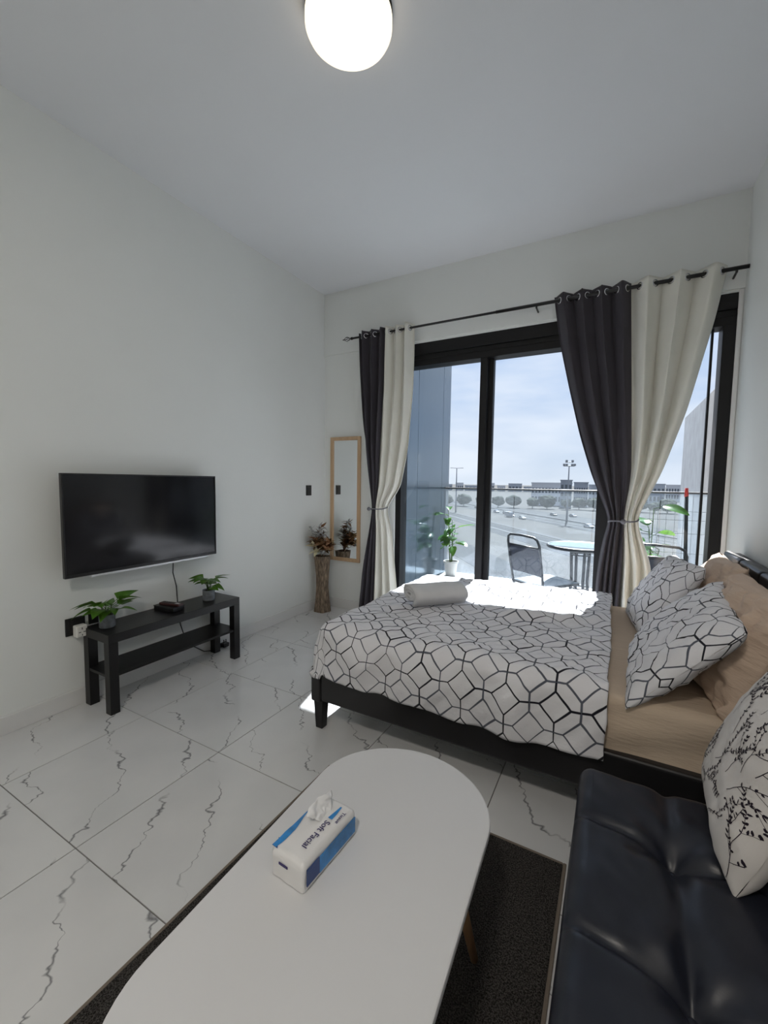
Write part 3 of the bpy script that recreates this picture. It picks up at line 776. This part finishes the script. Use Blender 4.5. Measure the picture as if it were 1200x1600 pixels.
strip(lambda v: -.0475 + .002 * v, lambda v: -.036 + .007 * math.sin(v * 7) , -.092, .09, 'blue_band', 'pack_blue')
strip(lambda v: -.0475, lambda v: -.030 - .02 * v, -.093, -.07, 'blue_corner', 'pack_navy')
strip(lambda v: .012 + .004 * v, lambda v: .024 - .004 * v, .03, .075, 'blue_stripe', 'pack_blue')
sd = MB(); sd.box(pw + .0016, pw + .0032, -.045, .088, .010, .048); obj('side_band', sd, 'pack_blue', ts)
sd = MB(); sd.box(pw + .0018, pw + .0036, -.086, -.046, .012, .050); obj('side_badge', sd, 'pack_navy', ts)
sd = MB(); sd.box(-.022, .004, -pl - .0026, -pl - .0012, .036, .041); obj('end_mark', sd, 'pack_ink', ts)
def text_obj(s, size, loc, rot, name, mat, parent):
    cu = bpy.data.curves.new('txt', 'FONT'); cu.body = s; cu.size = size; cu.extrude = .0003; cu.align_x = 'CENTER'
    t = bpy.data.objects.new('txt', cu); C.objects.link(t); bpy.context.view_layer.update()
    me = bpy.data.meshes.new_from_object(t.evaluated_get(bpy.context.evaluated_depsgraph_get())); bpy.data.objects.remove(t)
    me.materials.clear(); me.materials.append(M[mat]); me.name = name
    o = bpy.data.objects.new(name, me); C.objects.link(o); o.parent = parent; o.location = loc; o.rotation_euler = rot; return o
text_obj('Soft Facial', .021, (.014, -.022, ph + .0068), (0, 0, -PI / 2), 'print_lettering', 'pack_ink', ts)
text_obj('Tissue', .013, (.034, .045, ph + .0055), (0, .12, -PI / 2), 'print_lettering', 'pack_ink', ts)
def tuft(u, v):
    a = (u - .5) * .075; h = v * .034
    return (.002 + .004 * math.sin(u * 7 + 2 * v) * (.3 + v) + .006 * nz3(u * 4, v * 3, 3) - .022 * v, .032 + a * (.55 + .75 * v), ph + .004 + h * (.55 + .45 * math.sin(PI * (.15 + .7 * u))) + .004 * nz3(u * 8, v * 6, 1))
obj('tissue_tuft', grid(tuft, 26, 12), 'tissue', ts, True, solid=.0006)

# ------------------------------------------------------------------ sofa and cushion
SY0, SY1, SX0, SX1, SZ = -1.62, .25, 2.588, 3.05, .40
sofa = thing('sofa', 'black leather sofa bed with button tufted seat beside the bed', 'sofa', (SX0, SY0, 0))
byy = [-.33 * k for k in range(5)]; bxx = 2.815
def sz(x, y):
    z = 0
    for b in byy:
        dx, dy = x - bxx, y - b
        z -= .036 * math.exp(-(dx * dx + dy * dy) / .0032)
        z -= .013 * math.exp(-(dy + .02 * math.sin(dx * 7)) ** 2 / .00018) * (1 - .55 * smooth((abs(dx) - .12) * 8))
        z -= .006 * math.exp(-dy * dy / .004)
        an = math.atan2(dy, dx); rr = math.hypot(dx, dy)
        z += .006 * math.sin(an * 5 + b * 9) * math.exp(-((rr - .07) / .05) ** 2)
    z -= .012 * math.exp(-(x - bxx) ** 2 / .0004) + .004 * math.exp(-(x - bxx) ** 2 / .004)
    z += .004 * nz3(x * 9, y * 9, 3) + .003 * nz3(x * 22 + y * 8, y * 14, 8)
    return z
mbs = draped(SX0, SX1, SY0, SY1, SZ, .04, .17, 110, 300, sz)
mbs.v = [(x - SX0, y - SY0, z) for x, y, z in mbs.v]
obj('seat', mbs, 'leather', sofa, True)
for b in byy:
    zb = SZ + sz(bxx, b); obj('button', MB().lathe([(.013, -.004), (.012, .001), (.007, .004), (.001, .005)], 16, (bxx - SX0, b - SY0, zb)), 'leather', sofa, True)
obj('base', MB().box(.03, SX1 - SX0 - .01, .03, SY1 - SY0 - .03, .13, .24), 'leather', sofa, bevel=.01)
for x in (.07, .40):
    for y in (.12, SY1 - SY0 - .12): obj('leg', MB().tube([(x, y, .13), (x, y, .0)], [.02, .016], 12), 'chrome', sofa, True)
def sback(u, v):
    y = u * (SY1 - SY0); a = v * 2 * PI
    z = .56 + .22 * math.copysign(abs(math.sin(a)) ** .5, math.sin(a)); x = .505 + .055 * math.copysign(abs(math.cos(a)) ** .5, math.cos(a)) + (z - .4) * .18
    for b in byy: x += .012 * math.exp(-((y + SY0 - b) / .02) ** 2) * (1 if math.cos(a) < 0 else 0)
    return (x, y, z)
mbb = grid(sback, 220, 32)
k = len(mbb.v); mbb.f.append(tuple(j * 221 for j in range(32))[::-1]); mbb.f.append(tuple(j * 221 + 220 for j in range(32)))
obj('backrest', mbb, 'leather', sofa, True)
cu = thing('cushion', 'white cushion with black branch print on the leather sofa', 'cushion')
cm = pillow_mesh('cover', .45, .45, .16, 3.3, 'floral', .35, 60, 60)
obj('cover', cm, 'floral', cu); place(cu, (3.005, .12, .61), (-.05, -1, -.06), (.35, 0, .94))
from mathutils.bvhtree import BVHTree
bvh = BVHTree.FromPolygons([v.co.copy() for v in cm.vertices], [tuple(q.vertices) for q in cm.polygons])
def onc(x, y):
    h = bvh.ray_cast(Vector((x, y, 1)), Vector((0, 0, -1)))
    return None if h[0] is None else tuple(h[0] + h[1] * .0009)
ink = MB(); ir = random.Random(12)
def poly_ink(pts):
    q = [onc(*p_) for p_ in pts]
    if any(a_ is None for a_ in q): return
    b_ = len(ink.v); ink.v += q; ink.f.append(tuple(range(b_, b_ + len(q))))
def inkleaf(x, y, a_, L_, w_):
    c_, s_ = math.cos(a_), math.sin(a_)
    poly_ink([(x + c_ * u_ - s_ * v_, y + s_ * u_ + c_ * v_) for u_, v_ in ((0, 0), (L_ * .3, -w_ * .5), (L_ * .7, -w_ * .4), (L_, 0), (L_ * .7, w_ * .4), (L_ * .3, w_ * .5))])
def branch(x, y, a_, n_, step, wd, depth, dense):
    for i in range(n_):
        a_ += ir.uniform(-.22, .22); x2, y2 = x + math.cos(a_) * step, y + math.sin(a_) * step
        if abs(x2) > .215 or abs(y2) > .215: return
        nx_, ny_ = -math.sin(a_) * wd, math.cos(a_) * wd
        poly_ink([(x - nx_, y - ny_), (x2 - nx_, y2 - ny_), (x2 + nx_, y2 + ny_), (x + nx_, y + ny_)])
        x, y = x2, y2; t_ = i / n_
        if i > 1 or depth:
            for sg in (-1, 1):
                if ir.random() < dense * (.35 + .65 * t_): inkleaf(x, y, a_ + sg * ir.uniform(.4, 1.3), ir.uniform(.006, .013), ir.uniform(.003, .006))
        if depth < 2 and i > 1 and ir.random() < .34: branch(x, y, a_ + ir.choice((-1, 1)) * ir.uniform(.4, .9), max(4, n_ - i), step * .85, wd * .7, depth + 1, min(1.6, dense * 1.4))
for k in range(17):
    branch(ir.uniform(-.2, .2), ir.uniform(-.21, .16), ir.choice((1.2, 1.7, 2.2, .7)) + ir.uniform(-.4, .4), ir.randint(8, 13), .0125, .00085, 0, ir.uniform(.5, 1.1))
pr = obj('branch_print', ink, 'ink', cu); pr['kind'] = 'stuff'

# ------------------------------------------------------------------ balcony furniture
M['frame_dark'] = plain('powder_black', (.025, .027, .03), .4, .1)
def sling():
    t = NT('mesh_sling'); o = t.obj(); t.set(color=t.mix(t.noise(o, 160, 2), col(.02, .022, .035), col(.06, .065, .09)), rough=.6); return t.mat
M['sling'] = sling()
M['table_glass'] = NT('frosted_glass').set(color=col(.24, .31, .33), rough=.12, spec=.6).mat
M['red'] = plain('red_cap', (.65, .04, .03), .4, .1)
M['seat_vinyl'] = plain('seat_vinyl', (.20, .24, .27), .35, .06)
BFZ = -.03
def bchair(loc, rz, label):
    r = thing('balcony_chair', label, 'chair', loc, rz, 'metal chairs on the balcony')
    # local: faces +y, backrest towards -y
    def back(s=1): return [(-.19, -.17, .40), (-.20, -.21, .60), (-.20, -.245, .80), (-.185, -.255, .845), (-.15, -.26, .865), (0, -.262, .872), (.15, -.26, .865), (.185, -.255, .845), (.20, -.245, .80), (.20, -.21, .60), (.19, -.17, .40)]
    obj('back_frame', MB().tube(back(), .011, 10), 'frame_dark', r, True)
    obj('cross_bar', MB().tube([(-.197, -.228, .77), (.197, -.228, .77)], .009, 8), 'frame_dark', r, True)
    obj('back_sling', grid(lambda u, v: (-.19 + .38 * u, -.195 - .045 * v + .02 * math.sin(PI * u), .52 + .25 * v), 12, 8), 'sling', r, True, solid=.003)
    obj('seat_panel', grid(lambda u, v: (-.19 + .38 * u, -.17 + .42 * v, .43 + .01 * v - .018 * math.sin(PI * u) * math.sin(PI * v)), 12, 10), 'seat_vinyl', r, True, solid=.02)
    obj('seat_frame', MB().tube([(-.195, -.18, .42), (-.2, .22, .43), (-.16, .26, .43), (.16, .26, .43), (.2, .22, .43), (.195, -.18, .42)], .011, 8, True), 'frame_dark', r, True)
    for x in (-1, 1):
        obj('leg', MB().tube([(x * .19, -.16, .42), (x * .205, -.24, 0)], .011, 8), 'frame_dark', r, True)
        obj('leg', MB().tube([(x * .195, .20, .42), (x * .205, .26, 0)], .011, 8), 'frame_dark', r, True)
    return r
bchair((2.09, 2.84, BFZ), math.radians(-38), 'black metal chair with mesh back beside round balcony table')
bchair((2.97, 2.88, BFZ), math.radians(-8), 'black metal chair beside the red capped pole on balcony')
bt = thing('balcony_table', 'round glass topped balcony table with dark metal rim', 'table', (2.375, 3.19, BFZ))
obj('top_glass', MB().lathe([(.001, .735), (.285, .735), (.287, .741), (.285, .746), (.001, .746)], 48, cap=False), 'table_glass', bt)
obj('rim', MB().tube([(.292 * math.cos(a), .292 * math.sin(a), .735) for a in [2 * PI * i / 48 for i in range(48)]], .016, 8, True), 'frame_dark', bt, True)
for k in range(4):
    a = k * PI / 2 + .5; c, s = math.cos(a), math.sin(a)
    obj('leg', MB().tube([(c * .09, s * .09, .73), (c * .075, s * .075, .40), (c * .09, s * .09, .25), (c * .22, s * .22, .0)], .014, 8), 'frame_dark', bt, True)
for z, q in ((.66, .085), (.34, .08)):
    obj('ring', MB().tube([(q * math.cos(a), q * math.sin(a), z) for a in [2 * PI * i / 24 for i in range(24)]], .007, 8, True), 'frame_dark', bt, True)

def tall_plant(loc, seed, label, n, h, base_el):
    r = thing('tall_plant', label, 'potted plant', loc, 0, 'potted plants on the balcony'); q = random.Random(seed)
    obj('pot', MB().lathe([(.055, 0), (.06, .005), (.078, .15), (.086, .15), (.088, .172), (.08, .172), (.078, .155)], 48, rib=lambda t, z: .03 * math.cos(16 * t) if .004 < z < .149 else 0, cap=False).lathe([(.0, .0005), (.055, .0005)], 24, cap=False), 'white_pot', r, True)
    obj('soil', MB().lathe([(.001, .158), (.078, .156)], 20, cap=False), 'soil', r)
    prof = lambda t: math.sin(PI * min(1, t * .97 + .03) ** .8) ** .75
    ms = []
    for L, w, bd in ((.21, .095, .25), (.18, .11, .15), (.16, .085, .4)):
        me = leaf_mesh('leaf', L, w, bd, .2, prof, 9).mesh('leaf', True); me.materials.append(M['leaf_out']); ms.append(me)
    tips = []
    for k in range(3):
        a = k * 2.1 + seed; top = Vector((.05 * math.cos(a), .05 * math.sin(a), h * (1 - .16 * k)))
        obj('stem', MB().tube([(.012 * math.cos(a), .012 * math.sin(a), .15), (.025 * math.cos(a + .5), .025 * math.sin(a + .5), h * .5), top], [.007, .006, .003], 7), 'stem', r, True); tips.append((a, top))
    for k in range(n):
        a0, top = tips[k % 3]; t = .38 + .62 * (k // 3) / max(1, (n - 1) // 3)
        b = Vector((.025 * math.cos(a0 + .5), .025 * math.sin(a0 + .5), h * .5)); st = Vector((.012 * math.cos(a0), .012 * math.sin(a0), .15))
        p = st * (1 - t) ** 2 + b * 2 * t * (1 - t) + top * t * t
        a = k * 2.39 + q.uniform(-.4, .4); e = q.uniform(.2, .7); ln = q.uniform(.05, .10)
        p2 = p + Vector((math.cos(a) * math.cos(e), math.sin(a) * math.cos(e), math.sin(e))) * ln
        for _ in range(8):
            if loc[0] + p2.x + math.cos(a) * .25 > .87 and loc[1] + p2.y + math.sin(a) * .25 < RY - .012: break
            a += .8; p2 = p + Vector((math.cos(a) * math.cos(e), math.sin(a) * math.cos(e), math.sin(e))) * ln
        obj('petiole', MB().tube([p, p2], [.003, .002], 5), 'stem', r)
        o = obj('leaf', ms[k % 3], 'leaf_out', r); o.matrix_local = orient(p2, a, q.uniform(-.2, .35) + base_el, q.uniform(-.5, .5), q.uniform(.8, 1.15))
tall_plant((.985, RY - .115, .21), 3, 'tall leafy plant in white ribbed pot beside glossy cladding', 21, .78, 0)
tall_plant((2.96, RY - .31, BFZ), 8, 'tall leafy plant beyond chair near the red capped pole', 21, 1.12, .1)
pole = thing('mop_pole', 'dark broom pole with red cap leaning at balcony end', 'pole', (3.235, 3.28, BFZ))
obj('shaft', MB().tube([(0, .0, .0), (-.045, .02, 1.24)], .0145, 12), 'frame_dark', pole, True)
obj('cap', MB().tube([(-.0455, .021, 1.235), (-.0465, .0215, 1.262), (-.0475, .022, 1.312)], [.0155, .0155, .012], 12), 'red', pole, True)
wr = thing('wire_rack', 'thin grey wire rack standing at the railing behind chair', 'rack', (2.95, 3.40, BFZ))
for i in range(7):
    x = .065 * i - .02; obj('wire', MB().tube([(x, 0, .0), (x, 0, 1.24)], .0018, 5), 'wire', wr)
for z in (.45, .72, .90, 1.02, 1.10): obj('wire', MB().tube([(-.04, 0, z), (.40, 0, z)], .0018, 5), 'wire', wr)

# ------------------------------------------------------------------ outside, some 15 m below
GZ = -15.0
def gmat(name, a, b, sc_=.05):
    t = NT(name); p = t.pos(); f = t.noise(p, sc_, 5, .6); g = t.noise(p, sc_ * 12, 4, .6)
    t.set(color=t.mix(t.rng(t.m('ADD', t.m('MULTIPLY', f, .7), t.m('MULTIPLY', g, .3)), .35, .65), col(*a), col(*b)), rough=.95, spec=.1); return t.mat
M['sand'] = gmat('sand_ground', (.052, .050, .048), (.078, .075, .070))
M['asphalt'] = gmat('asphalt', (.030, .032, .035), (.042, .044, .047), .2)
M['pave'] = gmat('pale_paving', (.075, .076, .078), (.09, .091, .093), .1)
M['facade'] = plain('facade', (.36, .38, .42), .8, .08, .2)
M['facade_dark'] = plain('facade_dark', (.26, .28, .32), .8, .08, .2)
M['facade_white'] = plain('facade_white', (.55, .55, .57), .8, .05, .2)
M['window_dark'] = plain('window_dark', (.06, .075, .095), .15, .1, .2)
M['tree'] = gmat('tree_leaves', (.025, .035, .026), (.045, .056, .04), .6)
M['pole_grey'] = plain('pole_grey', (.20, .21, .23), .5, .05)
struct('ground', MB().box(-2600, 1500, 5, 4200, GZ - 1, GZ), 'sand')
E_ = Vector((.60, -.80, 0)); N_ = Vector((.80, .60, 0))
def on(c, s): q = N_ * c + E_ * s; return (q.x, q.y)
def band(name, c0, c1, mat, h, s0=-900, s1=400):
    poly = [on(c0, s0), on(c0, s1), on(c1, s1), on(c1, s0)]; o = struct(name, MB().prism(poly, GZ, GZ + h), mat); return o
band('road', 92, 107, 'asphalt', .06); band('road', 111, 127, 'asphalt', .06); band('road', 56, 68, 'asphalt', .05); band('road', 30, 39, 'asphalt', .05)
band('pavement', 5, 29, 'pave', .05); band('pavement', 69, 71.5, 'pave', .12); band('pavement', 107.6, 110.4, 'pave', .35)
M['lane_white'] = plain('lane_white', (.2, .2, .2), .8, .05)
for c in (96.5, 102, 116, 121.5, 62):
    o = struct('lane_line', MB().prism([on(c, -500), on(c, 200), on(c + .3, 200), on(c + .3, -500)], GZ + .05, GZ + .075), 'lane_white')

# cars
def cmat(n, c): M[n] = plain(n, c, .3, .03, 2); return n
cols = [cmat('car_white', (.3, .3, .3)), cmat('car_grey', (.16, .17, .19)), cmat('car_black', (.035, .04, .045)), cmat('car_silver', (.34, .35, .37)), cmat('car_blue', (.08, .12, .2))]
side = [(-2.2, .35), (2.2, .35), (2.25, .75), (1.3, .92), (.75, 1.42), (-1.0, 1.45), (-1.75, 1.0), (-2.25, .92)]
glassp = [(1.15, .95), (.72, 1.36), (-.95, 1.38), (-1.55, 1.0)]
def extr(poly, w):
    mb = MB(); n = len(poly); mb.v = [(x, -w / 2, z) for x, z in poly] + [(x, w / 2, z) for x, z in poly]
    mb.f = [tuple(range(n)), tuple(range(n, 2 * n))[::-1]] + [(i, n + i, n + (i + 1) % n, (i + 1) % n) for i in range(n)]; return mb
bodies = {}
gm = extr(glassp, 1.74).mesh('windows'); gm.materials.append(M['window_dark'])
wm = MB().tube([(0, -.9, 0), (0, .9, 0)], .34, 14).mesh('wheels'); wm.materials.append(M['plastic_black'])
def car(x, y, mat, label, van=False):
    a = math.atan2(E_.y, E_.x)
    r = thing('car', label, 'car', (x, y, GZ + .06), a, 'cars on the highway')
    key = (mat, van)
    if key not in bodies:
        sd_ = [(-3.2, .4), (3.0, .4), (3.1, 1.1), (2.5, 1.3), (2.0, 2.5), (-3.2, 2.6)] if van else side
        bodies[key] = extr(sd_, 2.1 if van else 1.7).mesh('body'); bodies[key].materials.append(M[mat])
    obj('body', bodies[key], mat, r)
    g = obj('windows', gm, 'window_dark', r)
    if van: g.location = (.9, 0, .95); g.scale = (.9, 1.24, 1)
    for q in (-1.4, 1.4): w_ = obj('wheel', wm, 'plastic_black', r, loc=(q, 0, .34))
spots = [(-48.6, 225.7, 'car_white', 'white car on the far highway lanes beside the grey van', 0), (-25, 228.7, 'car_black', 'black car on the far highway lanes below the building', 0),
         (-15.7, 226.3, 'car_grey', 'grey car on the far highway lanes below the tall mast', 0), (-5.8, 173.2, 'car_silver', 'silver car alone on the near highway lanes', 0),
         (-42, 205, 'car_grey', 'grey van on the near highway lanes', 1), (-55, 232, 'car_blue', 'blue car on the far highway lanes ahead of the white car', 0),
         (-34.5, 197, 'car_white', 'white car following the grey van on the near lanes', 0), (-75, 262, 'car_black', 'black car far along the highway beyond the blue car', 0)]
for x, y, mt, lb, v in spots: car(x, y, mt, lb, bool(v))

# far building block with rows of windows
def building(name, label, cx, cy, wdt, dep, hgt, mat, rz, wrows, wcols, ww, wh, z0=3, wmat='window_dark', parts=()):
    r = thing(name, label, 'building', (cx, cy, GZ), rz, 'buildings beyond the highway')
    obj('wall', MB().box(-wdt / 2, wdt / 2, 0, dep, 0, hgt), mat, r)
    obj('roof_edge', MB().box(-wdt / 2 - .3, wdt / 2 + .3, -.3, dep + .3, hgt, hgt + .8), mat, r)
    me = MB().box(-ww / 2, ww / 2, -.12, .05, 0, wh).mesh('window'); me.materials.append(M[wmat])
    for i in range(wcols):
        for j in range(wrows):
            obj('window', me, wmat, r, loc=(-wdt / 2 + wdt * (i + .5) / wcols, 0, z0 + (hgt - z0 - .5) * j / max(1, wrows)))
    return r
def gp(u, dist):   # horizontal direction of photograph column u, at a given distance from the camera
    d = fw * 1.0 + r2 * ((u - 600) / F_PX); d.z = 0; d.normalize(); return (2.648 + d.x * dist, -1.212 + d.y * dist)
def bl(u0, u1, dist, top, mat, label, rows, cols_, wmat='window_dark'):
    a, b = Vector(gp(u0, dist)), Vector(gp(u1, dist)); c = (a + b) / 2; w_ = (b - a).length; ang = math.atan2((b - a).y, (b - a).x)
    return building('building', label, c.x, c.y, w_, w_ * .45, top, mat, ang, rows, cols_, w_ / cols_ * .6, (top - 3) / rows * .55, 3, wmat)
bl(829, 892, 340, 16.6, 'facade_white', 'low white building with a row of dark windows across highway', 2, 12)
bl(874, 892, 318, 18.6, 'facade_dark', 'taller grey block with stair tower joined to the white building', 3, 3)
bl(895, 917, 338, 17.2, 'facade_dark', 'dark grey building wing beside the taller grey block', 2, 6)
bl(918, 960, 345, 15.6, 'facade', 'pale low building wing partly behind the grey curtain', 2, 8)
bl(1000, 1037, 420, 17.0, 'facade', 'grey distant building seen past the cream curtain', 2, 6)
bl(1038, 1064, 520, 16.5, 'facade_white', 'pale distant building beside the rendered side wall', 2, 6)
rb_ = random.Random(21)
u = 640
adj = ['wide', 'narrow', 'long', 'low', 'square', 'flat', 'broad', 'short', 'plain', 'boxy', 'small', 'slim']
k = 0
while u < 828:
    wpx = rb_.uniform(12, 26); dist = 900
    o = bl(u, u + wpx, dist, 13 + rb_.uniform(-4, 3), rb_.choice(['facade', 'facade_white', 'facade_dark']), 'tiny distant building on the horizon beyond the highway', 1, 4); o['group'] = 'distant buildings on the horizon'
    u += wpx + rb_.uniform(2, 6); k += 1
# roadside trees
def blob(seed):
    bm = bmesh.new(); bmesh.ops.create_icosphere(bm, subdivisions=3, radius=1)
    for v in bm.verts:
        d = 1 + .28 * noise.noise(v.co * 1.8 + Vector((seed, 0, 0))) + .14 * noise.noise(v.co * 5 + Vector((0, seed, 0))); v.co *= d
    me = bpy.data.meshes.new('crown'); bm.to_mesh(me); bm.free(); me.materials.append(M['tree']); return me
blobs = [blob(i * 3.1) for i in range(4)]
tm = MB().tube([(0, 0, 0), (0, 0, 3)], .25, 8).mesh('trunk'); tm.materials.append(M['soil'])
u = 655
while u < 1062:
    dist = rb_.uniform(290, 298); x, y = gp(u, dist); s = rb_.uniform(3.2, 5.2)
    r = thing('roadside_tree', 'dark roadside tree in the row beyond the highway', 'tree', (x, y, GZ), rb_.uniform(0, 6), 'trees in the row beyond the highway')
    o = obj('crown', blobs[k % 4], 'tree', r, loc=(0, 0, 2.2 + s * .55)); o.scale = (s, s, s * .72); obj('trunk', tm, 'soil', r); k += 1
    u += 2 * s * 1.3 * F_PX / dist
# light masts
def mast(u, dist, top, label, kind):
    x, y = gp(u, dist); r = thing('light_mast', label, 'light mast', (x, y, GZ), yaw)
    obj('pole', MB().tube([(0, 0, 0), (0, 0, top)], [.45, .22], 10), 'pole_grey', r, True)
    if kind:
        obj('crossarm', MB().tube([(-2.4, 0, top), (2.4, 0, top)], .16, 8).tube([(-1.7, 0, top + 1.6), (1.7, 0, top + 1.6)], .14, 8), 'pole_grey', r)
        for x_ in (-2.3, -1.2, 1.2, 2.3): obj('floodlight', MB().cbox((x_, -.3, top + .5), (.8, .6, .9)), 'pole_grey', r)
        for x_ in (-1.3, 1.3): obj('floodlight', MB().cbox((x_, -.3, top + 2.1), (.8, .6, .9)), 'pole_grey', r)
    else:
        for s in (-1, 1): obj('lamp_arm', MB().tube([(0, 0, top), (s * 2.6, 0, top + .25)], .12, 6).cbox((s * 2.9, 0, top + .2), (1.2, .5, .25)), 'pole_grey', r)
mast(886, 200, 24.2, 'tall stadium style light mast in front of low building', 1)
mast(712, 230, 24.0, 'slim double arm street light near the glossy cladding', 0)
